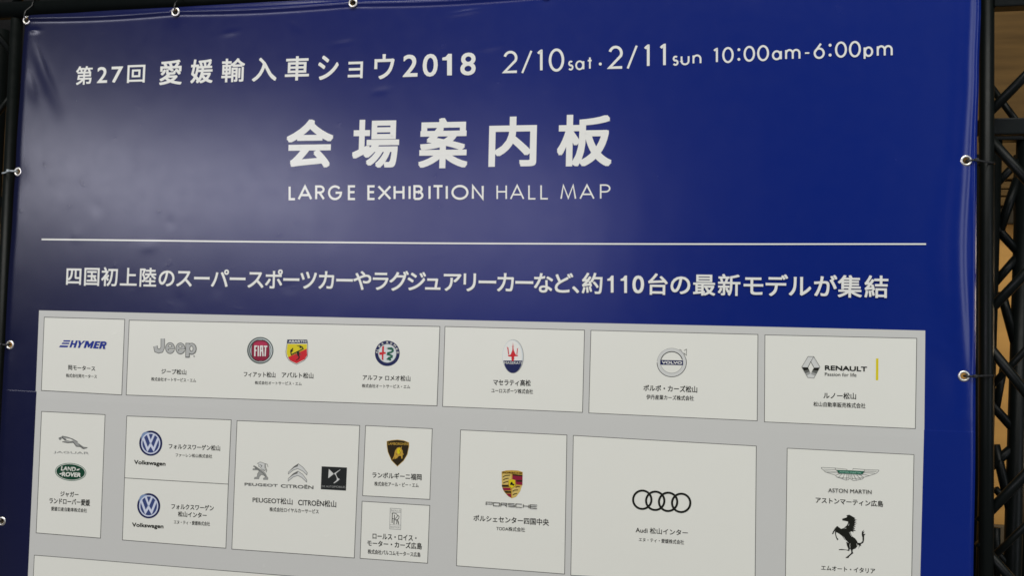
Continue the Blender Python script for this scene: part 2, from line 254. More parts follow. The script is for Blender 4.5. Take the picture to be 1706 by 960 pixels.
PRINT = [
["event_number","banner",None,[["T","white","第",[[-810.19,1424.87],[-771.17,1424.87],[-771.17,1464.68],[-810.19,1464.68]],0.017,0],["T","white","2",[[-759.92,1427.55],[-736.29,1427.55],[-736.29,1461.69],[-759.92,1461.69]],0.017,0],["T","white","7",[[-726.93,1427.24],[-700.38,1427.24],[-700.38,1461.52],[-726.93,1461.52]],0.017,0],["T","white","回",[[-690.01,1425.9],[-649.16,1425.9],[-649.16,1463.45],[-690.01,1463.45]],0.017,0]]],
["event_title","banner",None,[["T","white","愛",[[-616.32,1419.46],[-565.22,1419.46],[-565.22,1471.56],[-616.32,1471.56]],0.017,0],["T","white","媛",[[-545.71,1420.93],[-496.02,1420.93],[-496.02,1470.79],[-545.71,1470.79]],0.017,0],["T","white","輸",[[-476.76,1421.12],[-425.4,1421.12],[-425.4,1470.25],[-476.76,1470.25]],0.017,0],["T","white","入",[[-409.03,1420.95],[-355.92,1420.95],[-355.92,1469.48],[-409.03,1469.48]],0.017,0],["T","white","車",[[-337.74,1420.46],[-286.44,1420.46],[-286.44,1469.85],[-337.74,1469.85]],0.017,0],["T","white","シ",[[-267.36,1420.06],[-224.51,1420.06],[-224.51,1469.35],[-267.36,1469.35]],0.017,0],["T","white","ョ",[[-204.59,1421.6],[-173.66,1421.6],[-173.66,1455.26],[-204.59,1455.26]],0.017,0],["T","white","ウ",[[-150.1,1418.35],[-109.05,1418.35],[-109.05,1468.34],[-150.1,1468.34]],0.017,0],["T","white","2",[[-91.29,1421.48],[-61.34,1421.48],[-61.34,1465.59],[-91.29,1465.59]],0.017,0],["T","white","0",[[-51.27,1420.8],[-20.98,1420.8],[-20.98,1465.67],[-51.27,1465.67]],0.017,0],["P","white",[[7.97,1421.9],[-1.57,1422.18],[-2.39,1451.89],[-11.96,1452.2],[-12.1,1457.3],[-5.44,1458.78],[-0.44,1464.56],[6.82,1464.31]]],["T","white","8",[[24.61,1420.96],[54.88,1420.96],[54.88,1465.46],[24.61,1465.46]],0.017,0]]],
["event_date","banner",None,[["S","white",4.96,0,[[111.72,1455.24],[112.4,1457.26],[113.44,1459.11],[114.79,1460.71],[116.42,1462.02],[118.26,1462.98],[120.26,1463.57],[122.33,1463.76],[124.42,1463.55],[126.44,1462.94],[128.32,1461.96],[130.0,1460.64],[131.43,1459.02],[132.54,1457.17],[133.31,1455.15],[133.71,1453.02],[133.72,1450.87],[133.34,1448.76],[132.58,1446.78],[111.58,1425.31],[135.84,1425.31]]],["S","white",3.85,0,[[146.35,1422.42],[163.01,1464.7]]],["S","white",4.91,0,[[176.19,1458.9],[178.26,1461.52],[182.04,1464.15],[182.16,1464.14],[182.99,1426.52]]],["S","white",4.86,1,[[223.92,1445.36],[223.66,1448.8],[223.04,1452.15],[222.07,1455.28],[220.78,1458.12],[219.21,1460.57],[217.41,1462.56],[215.44,1464.03],[213.35,1464.94],[211.21,1465.25],[209.07,1464.96],[207.02,1464.07],[205.1,1462.61],[203.39,1460.63],[201.92,1458.19],[200.75,1455.35],[199.91,1452.21],[199.42,1448.87],[199.31,1445.42],[199.57,1441.96],[200.2,1438.62],[201.18,1435.48],[202.47,1432.64],[204.04,1430.19],[205.84,1428.21],[207.82,1426.75],[209.91,1425.85],[212.05,1425.55],[214.18,1425.85],[216.23,1426.75],[218.14,1428.21],[219.85,1430.19],[221.32,1432.63],[222.48,1435.46],[223.32,1438.58],[223.8,1441.92]]],["S","white",3.16,0,[[241.23,1440.48],[240.46,1441.31],[239.51,1441.79],[238.51,1441.86],[237.55,1441.52],[236.74,1440.8],[236.15,1439.77],[235.87,1438.56],[235.9,1437.28],[236.26,1436.07],[236.9,1435.07],[237.76,1434.37],[238.74,1434.05],[239.3,1434.64],[240.47,1434.28],[241.47,1433.46],[242.2,1432.29],[242.57,1430.91],[242.53,1429.47],[242.1,1428.15],[241.31,1427.08],[240.27,1426.4],[239.09,1426.19],[237.91,1426.46],[236.86,1427.2],[236.08,1428.3]]],["S","white",3.15,1,[[262.28,1434.01],[262.11,1435.6],[261.65,1437.12],[260.94,1438.51],[260.01,1439.7],[258.89,1440.64],[257.63,1441.3],[256.29,1441.63],[254.92,1441.64],[253.59,1441.31],[252.36,1440.66],[251.27,1439.72],[250.38,1438.53],[249.73,1437.14],[249.33,1435.61],[249.22,1434.02],[249.4,1432.43],[249.85,1430.9],[250.56,1429.51],[251.5,1428.32],[252.63,1427.38],[253.89,1426.73],[255.23,1426.4],[256.59,1426.4],[257.92,1426.73],[259.15,1427.38],[260.24,1428.32],[261.12,1429.51],[261.78,1430.89],[262.17,1432.42]]],["S","white",3.15,0,[[262.96,1441.66],[263.26,1426.35]]],["S","white",3.14,0,[[274.83,1448.3],[275.24,1427.05]]],["S","white",3.15,0,[[270.94,1442.36],[278.22,1442.34]]],["P","white",[[297.5,1435.12],[297.3,1434.03],[296.71,1433.12],[295.8,1432.52],[294.73,1432.34],[293.64,1432.59],[292.71,1433.24],[292.08,1434.19],[291.85,1435.3],[292.04,1436.39],[292.64,1437.3],[293.54,1437.9],[294.62,1438.08],[295.7,1437.83],[296.63,1437.18],[297.26,1436.22]]]]],
["event_date","banner",None,[["S","white",5.0,0,[[312.39,1458.11],[313.05,1460.16],[314.06,1462.03],[315.38,1463.65],[316.96,1464.98],[318.74,1465.96],[320.67,1466.55],[322.68,1466.75],[324.69,1466.53],[326.64,1465.91],[328.46,1464.92],[330.08,1463.58],[331.44,1461.94],[332.51,1460.06],[333.25,1458.01],[333.62,1455.85],[333.62,1453.67],[333.24,1451.53],[332.5,1449.52],[312.11,1427.75],[335.56,1427.74]]],["S","white",3.93,0,[[345.9,1425.34],[361.82,1467.98]]],["S","white",4.95,0,[[377.48,1461.69],[379.44,1464.34],[383.0,1466.99],[383.12,1466.98],[383.74,1429.04]]],["S","white",4.92,0,[[406.32,1462.04],[408.58,1464.68],[412.67,1467.3],[412.8,1467.3],[413.39,1429.6]]],["S","white",3.26,0,[[435.84,1443.49],[435.0,1444.31],[433.99,1444.78],[432.91,1444.86],[431.87,1444.52],[430.99,1443.81],[430.35,1442.8],[430.03,1441.6],[430.07,1440.34],[430.44,1439.15],[431.13,1438.15],[432.04,1437.46],[433.1,1437.15],[433.71,1437.73],[434.96,1437.37],[436.04,1436.57],[436.82,1435.42],[437.2,1434.05],[437.15,1432.63],[436.67,1431.32],[435.82,1430.27],[434.69,1429.6],[433.42,1429.39],[432.15,1429.66],[431.03,1430.39],[430.18,1431.48]]],["S","white",3.26,0,[[444.24,1444.65],[444.37,1436.01],[444.37,1436.01],[444.55,1434.61],[445.04,1433.29],[445.82,1432.1],[446.85,1431.11],[448.07,1430.36],[449.42,1429.9],[450.85,1429.74],[452.26,1429.9],[453.6,1430.36],[454.8,1431.1],[455.8,1432.09],[456.54,1433.28],[456.99,1434.6],[457.13,1435.99],[457.01,1444.63]]],["S","white",3.25,0,[[465.71,1445.74],[465.91,1431.09]]],["S","white",3.25,0,[[465.81,1438.41],[465.8,1439.14],[465.94,1440.61],[466.39,1442.0],[467.13,1443.25],[468.12,1444.29],[469.31,1445.07],[470.65,1445.56],[472.06,1445.72],[473.48,1445.55],[474.83,1445.06],[476.04,1444.27],[477.06,1443.23],[477.83,1441.98],[478.32,1440.59],[478.5,1439.12],[478.61,1431.08]]]]],
["opening_hours","banner",None,[["S","white",3.63,0,[[502.87,1453.28],[504.54,1454.98],[507.55,1456.69],[507.64,1456.69],[507.96,1432.24]]],["S","white",3.61,1,[[535.79,1444.43],[535.64,1446.69],[535.24,1448.89],[534.6,1450.94],[533.75,1452.81],[532.7,1454.42],[531.5,1455.72],[530.17,1456.69],[528.77,1457.28],[527.32,1457.48],[525.88,1457.29],[524.48,1456.71],[523.18,1455.75],[522.01,1454.45],[521.0,1452.85],[520.19,1450.99],[519.61,1448.93],[519.26,1446.73],[519.16,1444.47],[519.31,1442.2],[519.72,1440.01],[520.36,1437.95],[521.21,1436.08],[522.26,1434.48],[523.47,1433.17],[524.79,1432.21],[526.2,1431.62],[527.65,1431.42],[529.09,1431.62],[530.48,1432.21],[531.78,1433.16],[532.95,1434.46],[533.95,1436.07],[534.76,1437.92],[535.34,1439.98],[535.69,1442.17]]],["P","white",[[549.24,1453.63],[549.06,1452.62],[548.52,1451.77],[547.7,1451.22],[546.72,1451.05],[545.75,1451.29],[544.91,1451.9],[544.35,1452.78],[544.15,1453.81],[544.33,1454.82],[544.87,1455.67],[545.69,1456.22],[546.66,1456.38],[547.64,1456.15],[548.47,1455.54],[549.03,1454.66]]],["P","white",[[549.45,1435.7],[549.27,1434.68],[548.73,1433.84],[547.91,1433.29],[546.94,1433.12],[545.96,1433.35],[545.13,1433.95],[544.57,1434.84],[544.36,1435.86],[544.54,1436.87],[545.08,1437.72],[545.9,1438.27],[546.87,1438.44],[547.85,1438.21],[548.68,1437.6],[549.25,1436.72]]],["S","white",3.59,1,[[573.42,1445.33],[573.27,1447.55],[572.87,1449.71],[572.24,1451.73],[571.4,1453.56],[570.37,1455.15],[569.18,1456.43],[567.86,1457.38],[566.47,1457.96],[565.04,1458.16],[563.61,1457.97],[562.22,1457.4],[560.93,1456.46],[559.77,1455.18],[558.77,1453.6],[557.96,1451.78],[557.38,1449.75],[557.03,1447.59],[556.93,1445.37],[557.08,1443.14],[557.48,1440.98],[558.11,1438.96],[558.96,1437.13],[559.99,1435.55],[561.19,1434.26],[562.5,1433.32],[563.89,1432.74],[565.33,1432.55],[566.76,1432.74],[568.14,1433.31],[569.43,1434.26],[570.59,1435.53],[571.58,1437.11],[572.39,1438.94],[572.97,1440.96],[573.32,1443.11]]],["S","white",3.57,1,[[597.94,1445.62],[597.78,1447.87],[597.37,1450.06],[596.72,1452.11],[595.84,1453.97],[594.76,1455.58],[593.52,1456.88],[592.15,1457.84],[590.69,1458.44],[589.19,1458.64],[587.69,1458.45],[586.25,1457.87],[584.9,1456.91],[583.68,1455.62],[582.63,1454.02],[581.79,1452.16],[581.17,1450.11],[580.81,1447.92],[580.7,1445.66],[580.86,1443.4],[581.27,1441.21],[581.93,1439.16],[582.81,1437.3],[583.89,1435.7],[585.14,1434.39],[586.51,1433.44],[587.97,1432.85],[589.47,1432.65],[590.96,1432.85],[592.41,1433.43],[593.76,1434.39],[594.97,1435.68],[596.01,1437.28],[596.85,1439.13],[597.47,1441.18],[597.83,1443.37]]],["S","white",3.36,1,[[619.55,1440.9],[619.4,1442.43],[618.97,1443.89],[618.28,1445.23],[617.36,1446.38],[616.26,1447.29],[615.01,1447.92],[613.69,1448.24],[612.33,1448.25],[611.01,1447.93],[609.78,1447.3],[608.69,1446.4],[607.8,1445.25],[607.14,1443.92],[606.73,1442.45],[606.61,1440.92],[606.76,1439.38],[607.2,1437.92],[607.89,1436.58],[608.81,1435.43],[609.91,1434.52],[611.15,1433.9],[612.48,1433.57],[613.83,1433.57],[615.15,1433.89],[616.38,1434.52],[617.47,1435.42],[618.36,1436.57],[619.02,1437.9],[619.43,1439.36]]],["S","white",3.36,0,[[620.31,1448.26],[620.45,1433.53]]],["S","white",3.35,0,[[629.29,1449.68],[629.45,1433.53]]],["S","white",3.35,0,[[629.37,1441.6],[629.35,1443.22],[629.54,1444.89],[630.1,1446.45],[631.01,1447.79],[632.2,1448.81],[633.59,1449.45],[635.09,1449.67],[636.59,1449.44],[637.99,1448.79],[639.2,1447.76],[640.14,1446.42],[640.73,1444.87],[640.94,1443.2],[641.03,1433.52]]],["S","white",3.35,0,[[640.96,1441.58],[640.94,1443.2],[641.12,1444.87],[641.69,1446.42],[642.59,1447.76],[643.78,1448.78],[645.17,1449.42],[646.66,1449.63],[648.16,1449.41],[649.56,1448.76],[650.76,1447.73],[651.69,1446.4],[652.28,1444.84],[652.5,1443.17],[652.58,1433.51]]],["S","white",2.75,0,[[661.97,1443.06],[669.43,1443.04]]],["S","white",3.51,1,[[694.17,1441.98],[693.99,1443.75],[693.47,1445.45],[692.65,1447.0],[691.56,1448.33],[690.24,1449.39],[688.75,1450.12],[687.17,1450.49],[685.54,1450.5],[683.96,1450.13],[682.48,1449.41],[681.18,1448.36],[680.1,1447.03],[679.3,1445.49],[678.82,1443.79],[678.66,1442.01],[678.85,1440.23],[679.36,1438.53],[680.19,1436.98],[681.28,1435.65],[682.6,1434.59],[684.09,1433.87],[685.68,1433.49],[687.3,1433.49],[688.88,1433.86],[690.36,1434.59],[691.66,1435.63],[692.73,1436.96],[693.53,1438.5],[694.01,1440.2]]],["S","white",3.52,0,[[689.08,1459.35],[679.57,1445.38]]],["P","white",[[707.4,1455.91],[707.21,1454.87],[706.66,1454.0],[705.83,1453.43],[704.85,1453.26],[703.87,1453.5],[703.03,1454.12],[702.46,1455.03],[702.26,1456.09],[702.45,1457.13],[703.0,1458.0],[703.83,1458.57],[704.81,1458.74],[705.8,1458.5],[706.63,1457.87],[707.2,1456.96]]],["P","white",[[707.53,1437.95],[707.35,1436.91],[706.8,1436.04],[705.97,1435.48],[704.99,1435.3],[704.0,1435.54],[703.16,1436.16],[702.6,1437.07],[702.4,1438.13],[702.58,1439.17],[703.13,1440.04],[703.96,1440.6],[704.95,1440.78],[705.93,1440.54],[706.77,1439.91],[707.33,1439.01]]],["S","white",3.58,1,[[731.68,1447.28],[731.54,1449.51],[731.15,1451.68],[730.53,1453.71],[729.68,1455.54],[728.65,1457.13],[727.46,1458.42],[726.14,1459.37],[724.74,1459.96],[723.29,1460.16],[721.85,1459.97],[720.46,1459.4],[719.15,1458.45],[717.97,1457.17],[716.96,1455.59],[716.14,1453.75],[715.54,1451.72],[715.18,1449.56],[715.07,1447.33],[715.21,1445.09],[715.6,1442.93],[716.23,1440.89],[717.08,1439.06],[718.11,1437.47],[719.31,1436.18],[720.63,1435.24],[722.03,1434.65],[723.47,1434.46],[724.91,1434.65],[726.31,1435.23],[727.61,1436.17],[728.78,1437.46],[729.8,1439.04],[730.61,1440.87],[731.21,1442.89],[731.57,1445.05]]],["S","white",3.57,1,[[755.21,1447.34],[755.07,1449.6],[754.69,1451.79],[754.07,1453.85],[753.23,1455.71],[752.2,1457.32],[751.02,1458.63],[749.71,1459.6],[748.31,1460.19],[746.88,1460.39],[745.45,1460.2],[744.06,1459.62],[742.76,1458.66],[741.59,1457.36],[740.58,1455.76],[739.76,1453.9],[739.16,1451.84],[738.81,1449.64],[738.69,1447.38],[738.84,1445.11],[739.22,1442.92],[739.85,1440.85],[740.68,1438.99],[741.71,1437.38],[742.9,1436.08],[744.21,1435.12],[745.61,1434.53],[747.04,1434.33],[748.47,1434.53],[749.86,1435.11],[751.16,1436.07],[752.33,1437.37],[753.33,1438.97],[754.15,1440.83],[754.74,1442.88],[755.1,1445.07]]],["S","white",3.36,1,[[776.02,1441.96],[775.88,1443.56],[775.48,1445.1],[774.85,1446.5],[774.02,1447.7],[773.0,1448.65],[771.86,1449.31],[770.64,1449.65],[769.4,1449.66],[768.18,1449.32],[767.04,1448.67],[766.04,1447.72],[765.21,1446.52],[764.6,1445.12],[764.22,1443.59],[764.1,1441.98],[764.24,1440.37],[764.63,1438.83],[765.26,1437.43],[766.11,1436.23],[767.12,1435.28],[768.26,1434.62],[769.48,1434.29],[770.73,1434.28],[771.94,1434.62],[773.08,1435.27],[774.08,1436.22],[774.9,1437.42],[775.52,1438.82],[775.89,1440.35]]],["S","white",3.37,0,[[763.29,1449.72],[763.41,1429.37]]],["S","white",3.36,0,[[785.34,1451.04],[785.42,1434.31]]],["S","white",3.36,0,[[785.38,1442.67],[785.37,1444.35],[785.56,1446.08],[786.13,1447.69],[787.05,1449.08],[788.25,1450.14],[789.65,1450.8],[791.15,1451.03],[792.66,1450.79],[794.06,1450.12],[795.27,1449.05],[796.2,1447.67],[796.79,1446.05],[796.99,1444.32],[797.04,1434.3]]],["S","white",3.35,0,[[797.0,1442.65],[796.99,1444.32],[797.18,1446.05],[797.76,1447.66],[798.67,1449.04],[799.87,1450.1],[801.26,1450.77],[802.76,1450.99],[804.26,1450.76],[805.66,1450.09],[806.87,1449.02],[807.79,1447.64],[808.38,1446.02],[808.58,1444.3],[808.63,1434.29]]]]],
["map_title","banner",None,[["T","white","会",[[-329.27,1243.45],[-230.43,1243.45],[-230.43,1340.75],[-329.27,1340.75]],0.024,0],["T","white","場",[[-190.32,1242.19],[-94.84,1242.19],[-94.84,1338.06],[-190.32,1338.06]],0.024,0],["T","white","案",[[-55.08,1240.35],[43.23,1240.35],[43.23,1338.91],[-55.08,1338.91]],0.024,0],["T","white","内",[[84.48,1242.22],[176.97,1242.22],[176.97,1338.5],[84.48,1338.5]],0.024,0],["T","white","板",[[216.24,1241.26],[319.12,1241.26],[319.12,1339.72],[216.24,1339.72]],0.024,0]]],
["subtitle_word","banner","bold first word of the english subtitle",[["S","white",4.48,0,[[-319.15,1205.73],[-318.22,1180.38],[-306.85,1180.39]]],["S","white",4.46,0,[[-298.95,1180.37],[-286.56,1205.67],[-272.41,1180.41]]],["S","white",4.46,0,[[-293.92,1188.47],[-277.99,1188.48]]],["S","white",4.43,0,[[-262.03,1180.43],[-262.92,1205.67],[-256.45,1205.66],[-254.83,1205.66],[-252.9,1205.45],[-251.09,1204.84],[-249.51,1203.88],[-248.29,1202.62],[-247.5,1201.16],[-247.19,1199.6],[-247.39,1198.03],[-248.08,1196.57],[-249.22,1195.32],[-250.72,1194.36],[-252.49,1193.76],[-254.41,1193.55],[-262.49,1193.55]]],["S","white",4.43,0,[[-255.7,1193.55],[-245.89,1180.45]]],["S","white",4.4,0,[[-214.14,1201.44],[-215.88,1203.02],[-217.86,1204.25],[-220.02,1205.11],[-222.28,1205.55],[-224.58,1205.56],[-226.82,1205.15],[-228.94,1204.32],[-230.86,1203.11],[-232.51,1201.55],[-233.84,1199.7],[-234.8,1197.62],[-235.36,1195.39],[-235.5,1193.07],[-235.22,1190.76],[-234.52,1188.52],[-233.43,1186.43],[-231.99,1184.57],[-230.24,1183.01],[-228.25,1181.78],[-226.08,1180.94],[-223.82,1180.51],[-221.52,1180.51],[-219.29,1180.93],[-217.18,1181.77],[-215.27,1182.99],[-213.63,1184.56],[-212.31,1186.41],[-211.36,1188.49],[-210.81,1190.72],[-210.68,1193.03],[-221.83,1193.03]]],["S","white",4.38,0,[[-182.05,1205.59],[-194.62,1205.61],[-193.79,1180.5],[-181.23,1180.52]]],["S","white",4.39,0,[[-194.24,1194.06],[-182.68,1194.06]]]]],
["subtitle_word","banner","bold second word of the english subtitle",[["S","white",4.35,0,[[-142.08,1205.56],[-154.66,1205.57],[-153.86,1180.55],[-141.29,1180.56]]],["S","white",4.36,0,[[-154.29,1194.06],[-142.72,1194.05]]],["S","white",4.34,0,[[-133.17,1180.54],[-109.78,1205.5]]],["S","white",4.35,0,[[-133.95,1205.53],[-109.02,1180.58]]],["S","white",4.32,0,[[-100.46,1180.59],[-101.22,1205.51]]],["S","white",4.31,0,[[-82.56,1180.61],[-83.3,1205.49]]],["S","white",4.32,0,[[-100.87,1194.04],[-82.96,1194.04]]],["S","white",4.3,0,[[-70.12,1180.66],[-70.85,1205.52]]],["S","white",4.29,0,[[-60.36,1180.63],[-61.09,1205.48],[-53.9,1205.47],[-53.11,1205.47],[-51.45,1205.27],[-49.9,1204.7],[-48.55,1203.79],[-47.5,1202.6],[-46.82,1201.23],[-46.56,1199.75],[-46.74,1198.27],[-47.34,1196.9],[-48.31,1195.71],[-49.61,1194.81],[-51.13,1194.24],[-52.78,1194.04],[-60.76,1194.04]]],["S","white",4.29,0,[[-60.76,1194.04],[-52.78,1194.04],[-52.78,1194.04],[-50.71,1193.82],[-48.76,1193.15],[-47.08,1192.08],[-45.78,1190.69],[-44.94,1189.08],[-44.62,1187.35],[-44.84,1185.62],[-45.58,1184.0],[-46.81,1182.61],[-48.43,1181.55],[-50.33,1180.88],[-52.39,1180.65],[-60.36,1180.63]]],["S","white",4.27,0,[[-30.1,1180.7],[-30.8,1205.48]]],["S","white",4.27,0,[[-22.75,1205.44],[-4.89,1205.41]]],["S","white",4.26,0,[[-13.81,1205.42],[-13.12,1180.68]]],["S","white",4.25,0,[[4.27,1180.73],[3.59,1205.44]]],["S","white",4.22,1,[[44.8,1193.03],[44.56,1194.95],[43.98,1196.83],[43.04,1198.61],[41.79,1200.26],[40.25,1201.73],[38.46,1202.99],[36.46,1204.0],[34.3,1204.75],[32.03,1205.2],[29.72,1205.36],[27.41,1205.21],[25.17,1204.76],[23.04,1204.02],[21.09,1203.01],[19.36,1201.75],[17.89,1200.28],[16.72,1198.63],[15.87,1196.84],[15.38,1194.96],[15.25,1193.03],[15.49,1191.1],[16.08,1189.21],[17.02,1187.42],[18.28,1185.77],[19.83,1184.3],[21.63,1183.05],[23.63,1182.04],[25.8,1181.3],[28.06,1180.85],[30.38,1180.71],[32.68,1180.86],[34.92,1181.31],[37.04,1182.06],[38.99,1183.07],[40.71,1184.32],[42.17,1185.79],[43.34,1187.44],[44.17,1189.22],[44.67,1191.1]]],["S","white",4.21,0,[[55.86,1180.75],[55.22,1205.36],[75.16,1180.77],[74.54,1205.33]]]]],
["subtitle_word","banner","thin third word of the english subtitle",[["S","white",2.9,0,[[103.34,1180.17],[102.7,1205.95]]],["S","white",2.89,0,[[120.81,1180.19],[120.19,1205.93]]],["S","white",2.9,0,[[102.99,1194.09],[120.47,1194.08]]],["S","white",2.89,0,[[129.52,1180.18],[141.37,1205.89],[154.39,1180.22]]],["S","white",2.89,0,[[134.31,1188.41],[149.24,1188.42]]],["S","white",2.87,0,[[164.18,1205.9],[164.77,1180.25],[177.18,1180.26]]],["S","white",2.86,0,[[187.39,1205.87],[187.96,1180.27],[200.88,1180.29]]]]],
["subtitle_word","banner","thin last word of the english subtitle",[["S","white",2.84,0,[[225.93,1180.28],[229.76,1205.8],[239.51,1181.57],[248.25,1205.77],[253.1,1180.32]]],["S","white",2.82,0,[[261.9,1180.32],[274.16,1205.75],[287.39,1180.36]]],["S","white",2.82,0,[[266.85,1188.47],[282.15,1188.47]]],["S","white",2.81,0,[[300.25,1180.38],[299.77,1205.75],[307.3,1205.74],[308.47,1205.74],[310.56,1205.52],[312.5,1204.88],[314.18,1203.87],[315.48,1202.56],[316.31,1201.03],[316.61,1199.39],[316.37,1197.75],[315.6,1196.23],[314.35,1194.92],[312.71,1193.91],[310.79,1193.28],[308.71,1193.06],[300.01,1193.06]]]]],
["divider_line","banner",None,[["Q","white",[[-874.99,1094.94],[-702.2,1094.21],[-702.35,1097.46],[-875.17,1098.25]]],["Q","white",[[-702.2,1094.21],[-535.3,1093.52],[-535.44,1096.71],[-702.35,1097.46]]],["Q","white",[[-535.3,1093.52],[-374.01,1092.89],[-374.13,1096.03],[-535.44,1096.71]]],["Q","white",[[-374.01,1092.89],[-218.05,1092.8],[-218.16,1095.89],[-374.13,1096.03]]],["Q","white",[[-218.05,1092.8],[-67.16,1092.72],[-67.24,1095.76],[-218.16,1095.89]]],["Q","white",[[-67.16,1092.72],[78.92,1093.02],[78.84,1096.01],[-67.24,1095.76]]],["Q","white",[[78.92,1093.02],[220.4,1093.48],[220.34,1096.42],[78.84,1096.01]]],["Q","white",[[220.4,1093.48],[357.51,1094.05],[357.46,1096.95],[220.34,1096.42]]],["Q","white",[[357.51,1094.05],[490.44,1094.79],[490.41,1097.64],[357.46,1096.95]]],["Q","white",[[490.44,1094.79],[619.4,1095.5],[619.37,1098.31],[490.41,1097.64]]],["Q","white",[[619.4,1095.5],[744.54,1096.4],[744.53,1099.17],[619.37,1098.31]]],["Q","white",[[744.54,1096.4],[866.05,1097.29],[866.04,1100.02],[744.53,1099.17]]]]],
["tagline","banner",None,[["C","white","四",[-794.13,1018.71],41.5,0.015],["C","white","国",[-751.67,1018.66],41.5,0.015],["C","white","初",[-709.58,1018.61],41.5,0.015],["C","white","上",[-666.62,1018.56],41.5,0.015],["C","white","陸",[-622.94,1018.51],41.5,0.015],["C","white","の",[-580.33,1018.46],41.5,0.015],["C","white","ス",[-541.23,1018.42],41.5,0.015],["C","white","ー",[-502.13,1018.37],41.5,0.015],["C","white","パ",[-463.04,1018.33],41.5,0.015],["C","white","ー",[-423.94,1018.28],41.5,0.015],["C","white","ス",[-384.85,1018.24],41.5,0.015],["C","white","ポ",[-345.76,1018.34],41.5,0.015],["C","white","ー",[-308.73,1018.45],41.5,0.015],["C","white","ツ",[-272.37,1018.56],41.5,0.015],["C","white","カ",[-234.29,1018.68],41.5,0.015],["C","white","ー",[-197.34,1018.79],41.5,0.015],["C","white","や",[-160.39,1018.91],41.5,0.015],["C","white","ラ",[-123.95,1019.02],41.5,0.015],["C","white","グ",[-86.82,1019.13],41.5,0.015],["C","white","ジ",[-51.67,1019.24],41.5,0.015],["C","white","ュ",[-18.7,1019.34],41.5,0.015],["C","white","ア",[18.77,1019.45],41.5,0.015],["C","white","リ",[53.94,1019.56],41.5,0.015],["C","white","ー",[88.37,1019.65],41.5,0.015],["C","white","カ",[124.15,1019.76],41.5,0.015],["C","white","ー",[159.54,1019.86],41.5,0.015],["C","white","な",[195.57,1019.96],41.5,0.015],["C","white","ど",[231.86,1020.06],41.5,0.015],["C","white","、",[269.54,1020.17],41.5,0.015],["C","white","約",[288.21,1020.22],41.5,0.015],["P","white",[[327.36,1004.59],[322.3,1004.51],[321.89,1026.66],[315.44,1026.56],[315.38,1029.73],[319.39,1031.38],[322.87,1036.18],[326.78,1036.23]]],["P","white",[[352.06,1004.36],[346.92,1004.27],[346.52,1026.85],[339.97,1026.75],[339.91,1029.98],[343.98,1031.66],[347.52,1036.55],[351.49,1036.61]]],["C","white","0",[372.27,1020.46],41,0.015],["C","white","台",[407.36,1020.56],41.5,0.015],["C","white","の",[448.51,1020.69],41.5,0.015],["C","white","最",[490.65,1020.83],41.5,0.015],["C","white","新",[534.71,1020.98],41.5,0.015],["C","white","モ",[576.54,1021.11],41.5,0.015],["C","white","デ",[616.01,1021.24],41.5,0.015],["C","white","ル",[656.64,1021.37],41.5,0.015],["C","white","が",[699.42,1021.51],41.5,0.015],["C","white","集",[740.76,1021.65],41.5,0.015],["C","white","結",[785.07,1021.8],41.5,0.015]]],
